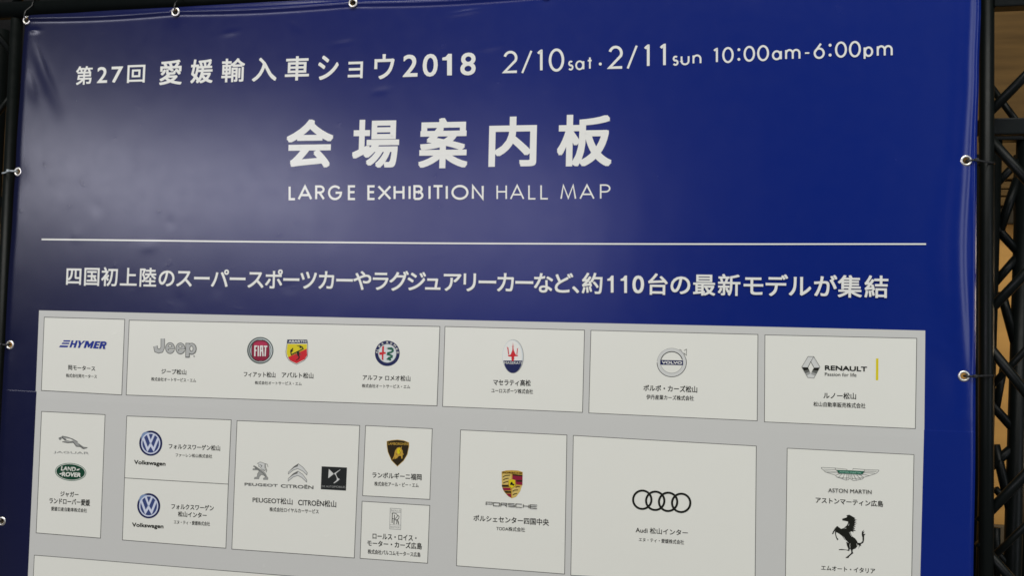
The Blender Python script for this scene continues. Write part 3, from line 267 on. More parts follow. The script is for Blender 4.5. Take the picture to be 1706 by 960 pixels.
["map_backing","banner","light grey backing field behind the white panels",[["Q","grey",[[-871.9,776.35],[-741.91,775.03],[-743.16,946.3],[-873.18,946.36]]],["Q","grey",[[-741.91,775.03],[-615.31,773.91],[-616.5,946.25],[-743.16,946.3]]],["Q","grey",[[-615.31,773.91],[-491.97,772.99],[-493.08,946.2],[-616.5,946.25]]],["Q","grey",[[-491.97,772.99],[-371.77,772.27],[-372.78,946.34],[-493.08,946.2]]],["Q","grey",[[-371.77,772.27],[-254.57,771.74],[-255.46,946.48],[-372.78,946.34]]],["Q","grey",[[-254.57,771.74],[-140.27,771.38],[-141.03,946.61],[-255.46,946.48]]],["Q","grey",[[-140.27,771.38],[-28.76,771.2],[-29.38,946.74],[-141.03,946.61]]],["Q","grey",[[-28.76,771.2],[80.05,771.18],[79.59,946.94],[-29.38,946.74]]],["Q","grey",[[80.05,771.18],[186.28,771.33],[185.98,947.15],[79.59,946.94]]],["Q","grey",[[186.28,771.33],[290.01,771.63],[289.88,947.34],[185.98,947.15]]],["Q","grey",[[290.01,771.63],[391.33,772.08],[391.37,947.54],[289.88,947.34]]],["Q","grey",[[391.33,772.08],[490.32,772.68],[490.54,947.73],[391.37,947.54]]],["Q","grey",[[490.32,772.68],[587.06,773.41],[587.46,947.91],[490.54,947.73]]],["Q","grey",[[587.06,773.41],[681.64,774.28],[682.22,947.93],[587.46,947.91]]],["Q","grey",[[681.64,774.28],[774.12,775.28],[774.89,947.95],[682.22,947.93]]],["Q","grey",[[774.12,775.28],[864.58,776.41],[865.52,947.97],[774.89,947.95]]],["Q","grey",[[-868.85,388.38],[-739.9,398.32],[-739.88,775.01],[-869.62,776.33]]],["Q","grey",[[-739.9,398.32],[-614.25,408.01],[-613.51,773.9],[-739.88,775.01]]],["Q","grey",[[-614.25,408.01],[-491.77,417.45],[-490.39,772.98],[-613.51,773.9]]],["Q","grey",[[-491.77,417.45],[-372.34,426.66],[-370.39,772.27],[-490.39,772.98]]],["Q","grey",[[-372.34,426.66],[-255.84,435.64],[-253.39,771.73],[-370.39,772.27]]],["Q","grey",[[-255.84,435.64],[-142.17,444.4],[-139.28,771.38],[-253.39,771.73]]],["Q","grey",[[-142.17,444.4],[-31.23,452.96],[-27.95,771.2],[-139.28,771.38]]],["Q","grey",[[-31.23,452.96],[77.08,461.31],[80.69,771.19],[-27.95,771.2]]],["Q","grey",[[77.08,461.31],[182.85,469.46],[186.76,771.33],[80.69,771.19]]],["Q","grey",[[182.85,469.46],[286.17,477.42],[290.33,771.63],[186.76,771.33]]],["Q","grey",[[286.17,477.42],[387.13,485.21],[391.5,772.08],[290.33,771.63]]],["Q","grey",[[387.13,485.21],[485.8,492.81],[490.34,772.68],[391.5,772.08]]],["Q","grey",[[485.8,492.81],[582.26,500.25],[586.95,773.41],[490.34,772.68]]],["Q","grey",[[582.26,500.25],[676.58,507.52],[681.4,774.28],[586.95,773.41]]],["Q","grey",[[676.58,507.52],[768.84,514.63],[773.76,775.28],[681.4,774.28]]],["Q","grey",[[768.84,514.63],[859.1,521.59],[864.1,776.4],[773.76,775.28]]],["Q","grey",[[-864.79,-79.54],[849.87,133.19],[859.1,521.59],[-868.85,388.38]]]]],
["exhibitor_panel","banner","white panel with slanted blue wordmark led by three blue bars",[["Q","paper",[[-858.66,778.64],[-671.28,776.67],[-671.33,931.94],[-859.75,932.26]]],["S","line",1.21,1,[[-859.75,932.26],[-671.33,931.94],[-671.28,776.67],[-858.66,778.64]]]]],
["emblem","@",None,[["P","royal",[[-811.23,885.25],[-795.42,885.47],[-796.66,882.21],[-812.83,882.18]]],["P","royal",[[-814.14,880.16],[-797.26,880.32],[-798.51,877.16],[-816.08,876.87]]],["P","royal",[[-818.89,874.28],[-799.29,874.22],[-801.68,870.4],[-821.38,870.25]]],["P","royal",[[-792.49,885.45],[-787.81,885.37],[-792.32,870.46],[-797.23,870.53]]],["P","royal",[[-782.57,885.51],[-777.66,885.44],[-782.38,870.13],[-787.4,870.19]]],["P","royal",[[-789.86,879.59],[-781.1,879.52],[-782.1,876.17],[-791.21,876.22]]],["P","royal",[[-776.96,885.46],[-772.07,885.38],[-769.68,879.63],[-765.08,885.37],[-759.85,885.31],[-769.9,877.03],[-772.47,870.21],[-777.37,870.27],[-774.9,876.89]]],["P","royal",[[-759.27,885.32],[-753.47,885.27],[-758.53,870.3],[-763.53,870.36]]],["P","royal",[[-744.2,885.32],[-738.98,885.16],[-744.03,870.21],[-749.02,870.27]]],["P","royal",[[-756.95,885.28],[-752.89,885.29],[-750.24,878.63],[-743.62,885.34],[-740.72,885.21],[-751.06,871.87],[-753.97,871.99]]],["P","royal",[[-736.67,885.22],[-725.12,885.23],[-726.11,881.89],[-732.7,882.02],[-733.27,879.42],[-727.14,879.28],[-728.15,876.35],[-734.28,876.49],[-734.84,873.68],[-728.59,873.55],[-729.58,870.11],[-741.72,870.27]]],["P","royal",[[-723.97,885.26],[-718.78,885.2],[-722.65,869.9],[-727.85,870.06]]],["P","royal",[[-719.01,877.96],[-714.96,877.56],[-712.85,869.67],[-718.61,869.71]]],["S","royal",3.71,0,[[-721.01,883.59],[-714.67,883.56],[-712.31,882.28],[-712.76,879.68],[-714.97,877.87],[-722.46,877.86]]]]],
["dealer_name","@",None,[["T","ink","岡モータース",[[-797.47,823.56],[-734.45,823.2],[-734.94,833.22],[-798.01,834.14]],0.022,0]]],
["company_name","@",None,[["T","ink","株式会社岡モータース",[[-802.01,807.94],[-729.84,808.26],[-730.23,816.17],[-802.43,816.16]],0.018,0]]],
["exhibitor_panel","banner","wide white panel with grey wordmark and three round or shield crests",[["Q","paper",[[-661.06,776.95],[-3.82,781.73],[-2.6,933.64],[-660.87,930.57]]],["S","line",1.17,1,[[-660.87,930.57],[-2.6,933.64],[-3.82,781.73],[-661.06,776.95]]]]],
["emblem","@","grey metallic wordmark",[["S","dgrey",9.62,0,[[-583.6,894.81],[-582.81,877.06],[-585.79,870.45],[-591.64,868.78],[-597.15,870.57],[-599.56,879.22]]],["S","chromegrey",6.98,0,[[-583.6,894.81],[-582.81,877.06],[-585.79,870.45],[-591.64,868.78],[-597.15,870.57],[-599.56,879.22]]],["P","dgrey",[[-555.64,876.14],[-555.7,874.29],[-556.01,872.49],[-556.58,870.77],[-557.4,869.17],[-558.43,867.74],[-559.66,866.5],[-561.06,865.49],[-562.59,864.74],[-564.21,864.26],[-565.89,864.06],[-567.59,864.16],[-569.25,864.54],[-570.84,865.2],[-572.33,866.12],[-573.67,867.28],[-574.83,868.65],[-575.79,870.2],[-576.51,871.89],[-576.99,873.67],[-577.2,875.51],[-577.15,877.35],[-576.84,879.16],[-576.26,880.89],[-575.45,882.49],[-574.41,883.93],[-573.17,885.16],[-571.77,886.17],[-570.24,886.92],[-568.61,887.4],[-566.93,887.59],[-565.24,887.49],[-563.57,887.11],[-561.98,886.44],[-560.5,885.52],[-559.16,884.36],[-558.0,882.99],[-557.05,881.44],[-556.33,879.75],[-555.86,877.97]]],["P","chromegrey",[[-557.14,876.09],[-557.19,874.46],[-557.46,872.87],[-557.95,871.35],[-558.65,869.94],[-559.53,868.67],[-560.59,867.58],[-561.8,866.69],[-563.11,866.03],[-564.51,865.6],[-565.95,865.43],[-567.41,865.52],[-568.84,865.86],[-570.22,866.44],[-571.49,867.25],[-572.65,868.28],[-573.65,869.49],[-574.47,870.86],[-575.1,872.35],[-575.51,873.93],[-575.7,875.55],[-575.65,877.18],[-575.38,878.78],[-574.89,880.3],[-574.19,881.72],[-573.3,882.99],[-572.24,884.08],[-571.03,884.97],[-569.71,885.63],[-568.31,886.05],[-566.87,886.22],[-565.41,886.13],[-563.98,885.79],[-562.61,885.2],[-561.33,884.39],[-560.18,883.36],[-559.18,882.15],[-558.36,880.78],[-557.74,879.29],[-557.33,877.71]]],["P","dgrey",[[-562.09,880.29],[-562.13,879.84],[-562.27,879.4],[-562.53,878.98],[-562.88,878.59],[-563.32,878.24],[-563.85,877.93],[-564.44,877.68],[-565.09,877.49],[-565.77,877.36],[-566.48,877.31],[-567.18,877.32],[-567.88,877.41],[-568.54,877.56],[-569.15,877.78],[-569.71,878.05],[-570.18,878.38],[-570.57,878.75],[-570.86,879.16],[-571.04,879.59],[-571.12,880.03],[-571.08,880.48],[-570.94,880.92],[-570.68,881.34],[-570.33,881.74],[-569.88,882.09],[-569.36,882.4],[-568.76,882.65],[-568.12,882.84],[-567.43,882.96],[-566.73,883.02],[-566.02,883.0],[-565.33,882.92],[-564.67,882.77],[-564.05,882.55],[-563.5,882.27],[-563.03,881.95],[-562.64,881.57],[-562.35,881.17],[-562.17,880.74]]],["P","paper",[[-563.59,880.25],[-563.62,880.0],[-563.72,879.75],[-563.89,879.51],[-564.13,879.29],[-564.43,879.09],[-564.78,878.92],[-565.17,878.78],[-565.61,878.67],[-566.06,878.6],[-566.53,878.56],[-567.0,878.57],[-567.47,878.62],[-567.91,878.7],[-568.31,878.82],[-568.68,878.97],[-569.0,879.15],[-569.25,879.36],[-569.44,879.59],[-569.56,879.83],[-569.61,880.08],[-569.59,880.33],[-569.49,880.58],[-569.32,880.81],[-569.08,881.03],[-568.78,881.23],[-568.43,881.41],[-568.03,881.55],[-567.6,881.66],[-567.14,881.73],[-566.67,881.76],[-566.2,881.76],[-565.74,881.71],[-565.3,881.63],[-564.89,881.51],[-564.52,881.35],[-564.21,881.17],[-563.95,880.97],[-563.76,880.74],[-563.64,880.5]]],["S","dgrey",3.12,0,[[-571.04,872.49],[-555.28,873.63]]],["S","paper",1.44,0,[[-569.01,872.09],[-555.51,873.17]]],["P","dgrey",[[-532.66,876.12],[-532.71,874.28],[-533.02,872.48],[-533.59,870.77],[-534.4,869.17],[-535.43,867.74],[-536.66,866.51],[-538.05,865.5],[-539.58,864.75],[-541.19,864.27],[-542.86,864.08],[-544.55,864.17],[-546.2,864.55],[-547.79,865.21],[-549.27,866.13],[-550.6,867.28],[-551.76,868.65],[-552.71,870.2],[-553.43,871.88],[-553.9,873.66],[-554.11,875.5],[-554.06,877.34],[-553.75,879.14],[-553.17,880.86],[-552.36,882.46],[-551.33,883.89],[-550.1,885.13],[-548.7,886.13],[-547.17,886.88],[-545.55,887.36],[-543.88,887.55],[-542.2,887.45],[-540.54,887.07],[-538.96,886.4],[-537.48,885.48],[-536.15,884.32],[-535.0,882.95],[-534.05,881.41],[-533.34,879.73],[-532.87,877.95]]],["P","chromegrey",[[-534.15,876.08],[-534.19,874.45],[-534.46,872.86],[-534.95,871.35],[-535.65,869.94],[-536.53,868.67],[-537.59,867.59],[-538.78,866.7],[-540.09,866.04],[-541.49,865.62],[-542.92,865.44],[-544.37,865.53],[-545.8,865.87],[-547.16,866.45],[-548.44,867.26],[-549.59,868.28],[-550.58,869.49],[-551.4,870.86],[-552.02,872.35],[-552.43,873.92],[-552.61,875.54],[-552.57,877.17],[-552.3,878.76],[-551.81,880.28],[-551.11,881.69],[-550.22,882.96],[-549.17,884.04],[-547.97,884.93],[-546.65,885.59],[-545.26,886.01],[-543.82,886.18],[-542.37,886.09],[-540.95,885.75],[-539.58,885.17],[-538.31,884.35],[-537.17,883.33],[-536.17,882.12],[-535.36,880.75],[-534.74,879.27],[-534.33,877.69]]],["P","dgrey",[[-539.07,880.27],[-539.11,879.82],[-539.25,879.38],[-539.5,878.96],[-539.86,878.57],[-540.3,878.22],[-540.82,877.91],[-541.41,877.66],[-542.06,877.47],[-542.74,877.35],[-543.44,877.29],[-544.14,877.3],[-544.83,877.39],[-545.49,877.54],[-546.1,877.76],[-546.65,878.03],[-547.12,878.36],[-547.51,878.73],[-547.8,879.13],[-547.98,879.57],[-548.05,880.01],[-548.02,880.46],[-547.87,880.9],[-547.62,881.32],[-547.27,881.71],[-546.82,882.06],[-546.3,882.37],[-545.71,882.62],[-545.07,882.81],[-544.38,882.93],[-543.68,882.99],[-542.98,882.97],[-542.29,882.89],[-541.63,882.73],[-541.02,882.52],[-540.47,882.24],[-540.0,881.92],[-539.62,881.55],[-539.33,881.14],[-539.15,880.71]]],["P","paper",[[-540.57,880.22],[-540.59,879.97],[-540.69,879.73],[-540.86,879.49],[-541.1,879.27],[-541.39,879.07],[-541.74,878.9],[-542.14,878.76],[-542.57,878.65],[-543.02,878.58],[-543.49,878.54],[-543.96,878.55],[-544.42,878.59],[-544.86,878.68],[-545.26,878.8],[-545.63,878.95],[-545.94,879.13],[-546.2,879.34],[-546.39,879.56],[-546.51,879.8],[-546.56,880.05],[-546.53,880.3],[-546.43,880.55],[-546.26,880.79],[-546.02,881.01],[-545.73,881.21],[-545.38,881.38],[-544.98,881.52],[-544.55,881.63],[-544.1,881.7],[-543.63,881.73],[-543.16,881.73],[-542.7,881.68],[-542.26,881.6],[-541.86,881.48],[-541.49,881.33],[-541.18,881.15],[-540.92,880.94],[-540.73,880.71],[-540.61,880.47]]],["S","dgrey",3.11,0,[[-547.98,872.48],[-532.3,873.62]]],["S","paper",1.43,0,[[-545.96,872.08],[-532.53,873.16]]],["P","dgrey",[[-507.81,876.39],[-507.86,874.56],[-508.17,872.76],[-508.74,871.05],[-509.55,869.46],[-510.58,868.03],[-511.8,866.8],[-513.18,865.8],[-514.7,865.05],[-516.31,864.57],[-517.97,864.38],[-519.64,864.47],[-521.29,864.85],[-522.87,865.51],[-524.34,866.42],[-525.67,867.58],[-526.81,868.94],[-527.76,870.48],[-528.47,872.16],[-528.94,873.94],[-529.15,875.77],[-529.1,877.6],[-528.78,879.4],[-528.22,881.12],[-527.41,882.71],[-526.38,884.14],[-525.15,885.37],[-523.76,886.38],[-522.24,887.12],[-520.63,887.6],[-518.97,887.79],[-517.29,887.69],[-515.64,887.31],[-514.07,886.65],[-512.6,885.73],[-511.28,884.57],[-510.13,883.21],[-509.19,881.67],[-508.48,879.99],[-508.02,878.22]]],["S","dgrey",9.53,0,[[-527.66,887.43],[-526.9,858.08]]],["P","chromegrey",[[-509.29,876.35],[-509.34,874.73],[-509.61,873.14],[-510.09,871.63],[-510.79,870.22],[-511.67,868.96],[-512.72,867.88],[-513.91,866.99],[-515.21,866.33],[-516.6,865.91],[-518.03,865.74],[-519.47,865.83],[-520.89,866.16],[-522.24,866.74],[-523.51,867.55],[-524.65,868.57],[-525.64,869.78],[-526.46,871.14],[-527.07,872.63],[-527.48,874.2],[-527.66,875.81],[-527.62,877.43],[-527.35,879.02],[-526.86,880.54],[-526.16,881.95],[-525.28,883.21],[-524.23,884.29],[-523.03,885.18],[-521.73,885.84],[-520.34,886.26],[-518.91,886.42],[-517.47,886.34],[-516.05,886.0],[-514.69,885.41],[-513.43,884.6],[-512.29,883.58],[-511.3,882.37],[-510.49,881.01],[-509.88,879.53],[-509.47,877.96]]],["S","chromegrey",6.91,0,[[-527.6,886.06],[-526.97,859.67]]],["P","dgrey",[[-514.75,876.19],[-514.76,875.23],[-514.87,874.29],[-515.09,873.39],[-515.4,872.56],[-515.8,871.82],[-516.27,871.18],[-516.82,870.66],[-517.41,870.27],[-518.05,870.02],[-518.7,869.93],[-519.37,869.99],[-520.02,870.19],[-520.65,870.54],[-521.23,871.03],[-521.76,871.64],[-522.23,872.36],[-522.61,873.17],[-522.9,874.05],[-523.09,874.98],[-523.19,875.94],[-523.17,876.9],[-523.06,877.85],[-522.84,878.74],[-522.53,879.57],[-522.13,880.32],[-521.66,880.96],[-521.11,881.48],[-520.52,881.87],[-519.88,882.11],[-519.23,882.2],[-518.56,882.15],[-517.91,881.94],[-517.28,881.59],[-516.7,881.1],[-516.17,880.49],[-515.7,879.77],[-515.32,878.96],[-515.03,878.08],[-514.84,877.15]]],["P","paper",[[-515.99,876.15],[-515.99,875.44],[-516.06,874.74],[-516.2,874.08],[-516.39,873.47],[-516.65,872.92],[-516.95,872.44],[-517.3,872.06],[-517.69,871.78],[-518.1,871.6],[-518.52,871.53],[-518.95,871.57],[-519.38,871.72],[-519.78,871.99],[-520.16,872.35],[-520.51,872.8],[-520.81,873.34],[-521.06,873.94],[-521.25,874.59],[-521.38,875.28],[-521.45,875.99],[-521.44,876.7],[-521.37,877.4],[-521.24,878.07],[-521.04,878.68],[-520.78,879.23],[-520.48,879.7],[-520.13,880.09],[-519.74,880.37],[-519.33,880.55],[-518.91,880.62],[-518.48,880.57],[-518.06,880.42],[-517.65,880.16],[-517.27,879.8],[-516.92,879.34],[-516.62,878.81],[-516.37,878.21],[-516.18,877.55],[-516.05,876.86]]],["P","dgrey",[[-511.13,861.29],[-511.29,860.66],[-511.77,860.19],[-512.44,860.0],[-513.13,860.15],[-513.65,860.59],[-513.86,861.21],[-513.7,861.84],[-513.22,862.31],[-512.55,862.5],[-511.86,862.35],[-511.34,861.91]]]]],
["dealer_name","@",None,[["T","ink","ジープ松山",[[-583.6,822.71],[-528.34,822.68],[-528.81,833.58],[-584.08,833.43]],0.022,0]]],
["company_name","@",None,[["T","ink","株式会社オートサービス・エム",[[-605.94,807.77],[-506.54,808.33],[-506.87,816.17],[-606.29,815.58]],0.018,0]]],
["emblem","@","round chrome and dark red badge",[["P","dkchrome",[[-341.87,877.72],[-342.05,873.53],[-342.93,869.42],[-344.46,865.5],[-346.63,861.86],[-349.36,858.59],[-352.61,855.76],[-356.28,853.45],[-360.29,851.72],[-364.55,850.6],[-368.94,850.13],[-373.36,850.31],[-377.7,851.15],[-381.85,852.63],[-385.72,854.7],[-389.2,857.33],[-392.21,860.44],[-394.67,863.95],[-396.52,867.79],[-397.72,871.86],[-398.23,876.05],[-398.05,880.26],[-397.17,884.39],[-395.62,888.33],[-393.44,891.99],[-390.68,895.28],[-387.4,898.11],[-383.7,900.41],[-379.67,902.14],[-375.4,903.23],[-370.99,903.68],[-366.57,903.47],[-362.24,902.6],[-358.09,901.11],[-354.25,899.01],[-350.79,896.38],[-347.81,893.27],[-345.38,889.75],[-343.55,885.93],[-342.37,881.88]]],["P","mgrey",[[-343.99,877.65],[-344.16,873.81],[-344.96,870.04],[-346.37,866.44],[-348.36,863.1],[-350.88,860.09],[-353.86,857.49],[-357.24,855.37],[-360.93,853.78],[-364.84,852.76],[-368.87,852.32],[-372.93,852.5],[-376.92,853.27],[-380.74,854.62],[-384.29,856.53],[-387.48,858.94],[-390.25,861.79],[-392.51,865.02],[-394.21,868.54],[-395.31,872.27],[-395.78,876.12],[-395.61,879.99],[-394.81,883.78],[-393.38,887.39],[-391.38,890.75],[-388.84,893.77],[-385.83,896.37],[-382.44,898.48],[-378.73,900.07],[-374.8,901.07],[-370.76,901.49],[-366.69,901.29],[-362.71,900.5],[-358.9,899.13],[-355.37,897.2],[-352.19,894.79],[-349.45,891.93],[-347.21,888.71],[-345.53,885.19],[-344.45,881.48]]],["P","chrome",[[-344.6,877.92],[-344.77,874.22],[-345.54,870.59],[-346.89,867.12],[-348.8,863.91],[-351.21,861.01],[-354.07,858.51],[-357.31,856.47],[-360.84,854.94],[-364.59,853.96],[-368.46,853.54],[-372.35,853.71],[-376.18,854.45],[-379.84,855.76],[-383.24,857.59],[-386.31,859.91],[-388.95,862.66],[-391.12,865.77],[-392.75,869.16],[-393.81,872.75],[-394.26,876.45],[-394.1,880.17],[-393.33,883.82],[-391.96,887.3],[-390.04,890.53],[-387.61,893.43],[-384.73,895.93],[-381.47,897.97],[-377.92,899.49],[-374.15,900.46],[-370.28,900.86],[-366.38,900.67],[-362.56,899.91],[-358.91,898.59],[-355.52,896.74],[-352.48,894.41],[-349.85,891.66],[-347.7,888.56],[-346.09,885.18],[-345.05,881.6]]],["P","dkchrome",[[-346.26,877.59],[-346.42,874.02],[-347.15,870.52],[-348.45,867.18],[-350.27,864.08],[-352.58,861.29],[-355.32,858.88],[-358.42,856.91],[-361.8,855.44],[-365.39,854.49],[-369.09,854.09],[-372.82,854.25],[-376.48,854.97],[-379.98,856.23],[-383.24,858.0],[-386.17,860.23],[-388.71,862.88],[-390.78,865.88],[-392.35,869.15],[-393.36,872.61],[-393.79,876.18],[-393.64,879.77],[-392.9,883.28],[-391.59,886.64],[-389.76,889.75],[-387.43,892.55],[-384.67,894.96],[-381.56,896.92],[-378.15,898.39],[-374.55,899.33],[-370.84,899.71],[-367.11,899.53],[-363.46,898.79],[-359.96,897.52],[-356.72,895.73],[-353.8,893.49],[-351.28,890.84],[-349.23,887.85],[-347.68,884.58],[-346.68,881.14]]],["P","chrome",[[-347.76,877.26],[-347.9,873.89],[-348.57,870.59],[-349.74,867.43],[-351.4,864.51],[-353.5,861.87],[-355.99,859.6],[-358.81,857.75],[-361.89,856.36],[-365.15,855.47],[-368.52,855.1],[-371.91,855.25],[-375.24,855.94],[-378.43,857.13],[-381.4,858.81],[-384.07,860.92],[-386.38,863.42],[-388.28,866.25],[-389.7,869.34],[-390.63,872.61],[-391.03,875.98],[-390.89,879.36],[-390.22,882.68],[-389.04,885.85],[-387.37,888.78],[-385.26,891.42],[-382.75,893.69],[-379.92,895.54],[-376.83,896.93],[-373.55,897.81],[-370.17,898.17],[-366.78,897.99],[-363.45,897.29],[-360.27,896.09],[-357.31,894.4],[-354.65,892.28],[-352.36,889.77],[-350.48,886.95],[-349.07,883.87],[-348.16,880.61]]],["P","inkbrown",[[-349.68,877.13],[-349.66,871.9],[-350.08,868.4],[-350.87,865.47],[-352.04,862.94],[-353.58,860.8],[-355.48,859.02],[-357.76,857.6],[-360.46,856.55],[-363.71,855.86],[-368.61,855.51],[-373.54,855.55],[-376.84,856.02],[-379.62,856.91],[-382.02,858.18],[-384.07,859.84],[-385.77,861.9],[-387.14,864.35],[-388.17,867.24],[-388.85,870.72],[-389.24,875.96],[-389.26,881.21],[-388.85,884.72],[-388.05,887.67],[-386.87,890.21],[-385.33,892.36],[-383.41,894.14],[-381.12,895.56],[-378.41,896.6],[-375.15,897.28],[-370.23,897.61],[-365.3,897.55],[-362.0,897.05],[-359.23,896.16],[-356.84,894.88],[-354.81,893.21],[-353.11,891.16],[-351.75,888.71],[-350.74,885.82],[-350.06,882.35]]],["P","maroon",[[-350.8,877.1],[-350.78,872.12],[-351.17,868.79],[-351.92,865.99],[-353.02,863.59],[-354.47,861.54],[-356.26,859.85],[-358.41,858.5],[-360.96,857.49],[-364.02,856.84],[-368.65,856.51],[-373.3,856.55],[-376.41,857.0],[-379.04,857.84],[-381.3,859.06],[-383.23,860.64],[-384.84,862.6],[-386.13,864.93],[-387.1,867.69],[-387.75,871.0],[-388.12,875.99],[-388.14,880.99],[-387.75,884.34],[-386.99,887.15],[-385.89,889.56],[-384.43,891.61],[-382.63,893.31],[-380.46,894.65],[-377.91,895.65],[-374.83,896.29],[-370.19,896.6],[-365.54,896.55],[-362.43,896.08],[-359.81,895.23],[-357.56,894.0],[-355.64,892.41],[-354.04,890.46],[-352.76,888.12],[-351.8,885.37],[-351.16,882.07]]],["P","crimson",[[-355.45,889.5],[-355.59,888.66],[-356.09,887.84],[-356.93,887.04],[-358.08,886.3],[-359.53,885.62],[-361.23,885.03],[-363.15,884.54],[-365.24,884.16],[-367.43,883.9],[-369.7,883.77],[-371.96,883.77],[-374.18,883.9],[-376.29,884.16],[-378.25,884.54],[-380.0,885.03],[-381.51,885.63],[-382.72,886.31],[-383.63,887.05],[-384.19,887.85],[-384.4,888.68],[-384.25,889.52],[-383.75,890.34],[-382.91,891.14],[-381.75,891.89],[-380.29,892.56],[-378.58,893.15],[-376.66,893.64],[-374.57,894.02],[-372.37,894.28],[-370.1,894.41],[-367.84,894.4],[-365.62,894.27],[-363.51,894.01],[-361.56,893.63],[-359.82,893.13],[-358.32,892.54],[-357.11,891.86],[-356.21,891.12],[-355.65,890.32]]],["S","white",2.65,0,[[-381.63,886.27],[-381.11,864.98]]],["S","white",2.65,0,[[-382.96,885.02],[-376.85,885.2]]],["S","white",2.65,0,[[-381.26,876.69],[-377.82,876.79]]],["S","white",2.65,0,[[-374.22,886.27],[-373.79,865.21]]],["S","white",2.65,0,[[-369.22,865.35],[-369.23,885.42],[-365.72,885.52],[-363.43,865.53]]],["S","white",2.65,0,[[-369.18,876.34],[-364.46,876.48]]],["S","white",2.64,0,[[-358.59,886.22],[-359.03,865.66]]],["S","white",2.65,0,[[-362.66,885.18],[-354.91,885.4]]]]],
["emblem","@","yellow and red shield with a black scorpion",[["P","dkchrome",[[-313.38,900.24],[-271.29,901.06],[-269.64,893.1],[-268.75,877.75],[-269.41,867.48],[-275.95,859.6],[-284.65,854.83],[-292.38,851.06],[-300.37,854.33],[-309.49,859.82],[-314.58,867.37],[-315.94,876.34],[-314.08,891.2]]],["P","paper",[[-312.43,899.16],[-272.23,899.96],[-270.66,892.35],[-269.81,877.69],[-270.44,867.88],[-276.68,860.35],[-284.99,855.8],[-292.37,852.2],[-300.01,855.32],[-308.72,860.56],[-313.58,867.78],[-314.88,876.34],[-313.1,890.53]]],["P","yellow",[[-312.58,891.56],[-271.32,892.41],[-271.34,883.43],[-310.72,865.24],[-313.49,871.27],[-313.88,876.4]]],["P","red",[[-310.72,865.24],[-271.34,883.43],[-270.32,870.02],[-275.36,862.18],[-284.74,857.39],[-292.12,853.44],[-300.45,856.57],[-306.75,859.9]]],["P","navy",[[-312.47,899.75],[-272.29,900.59],[-270.21,893.85],[-313.3,892.38]]],["T","paper","ABARTH",[[-310.41,894.27],[-272.99,895.18],[-273.15,899.67],[-310.58,898.9]],0.03,0],["P","ink",[[-292.95,876.38],[-286.8,876.57],[-286.89,869.51],[-285.39,866.03],[-287.31,862.44],[-293.01,859.05],[-293.73,859.99],[-289.07,863.67],[-287.79,866.27],[-290.64,869.39]]],["S","ink",2.25,0,[[-291.58,876.42],[-303.7,870.28],[-305.32,877.3]]],["P","ink",[[-306.08,879.21],[-300.44,884.51],[-300.01,881.96],[-301.94,878.68],[-299.23,879.41],[-303.19,875.11],[-305.55,874.08]]],["S","ink",2.25,0,[[-291.58,876.42],[-279.17,882.89],[-281.7,886.98]]],["P","ink",[[-293.39,888.57],[-284.17,889.16],[-280.29,885.74],[-284.33,884.02],[-287.78,884.88],[-285.8,886.86]]],["S","dgrey",0.6,0,[[-285.36,874.69],[-282.57,873.17]]],["S","dgrey",0.6,0,[[-285.6,871.79],[-282.46,869.96]]],["S","dgrey",0.6,0,[[-291.47,873.22],[-294.82,871.19]]],["S","dgrey",0.6,0,[[-291.01,870.02],[-293.32,867.71]]]]],
["dealer_name","@",None,[["T","ink","フィアット松山",[[-403.4,823.31],[-335.78,823.67],[-336.2,834.94],[-403.82,833.95]],0.022,0],["T","ink","アバルト松山",[[-322.32,824.38],[-255.85,824.84],[-256.25,836.25],[-322.73,835.4]],0.022,0]]],
["company_name","@",None,[["T","ink","株式会社オートサービス・エム",[[-379.24,808.78],[-279.94,810.3],[-280.21,817.61],[-379.52,815.92]],0.018,0]]],
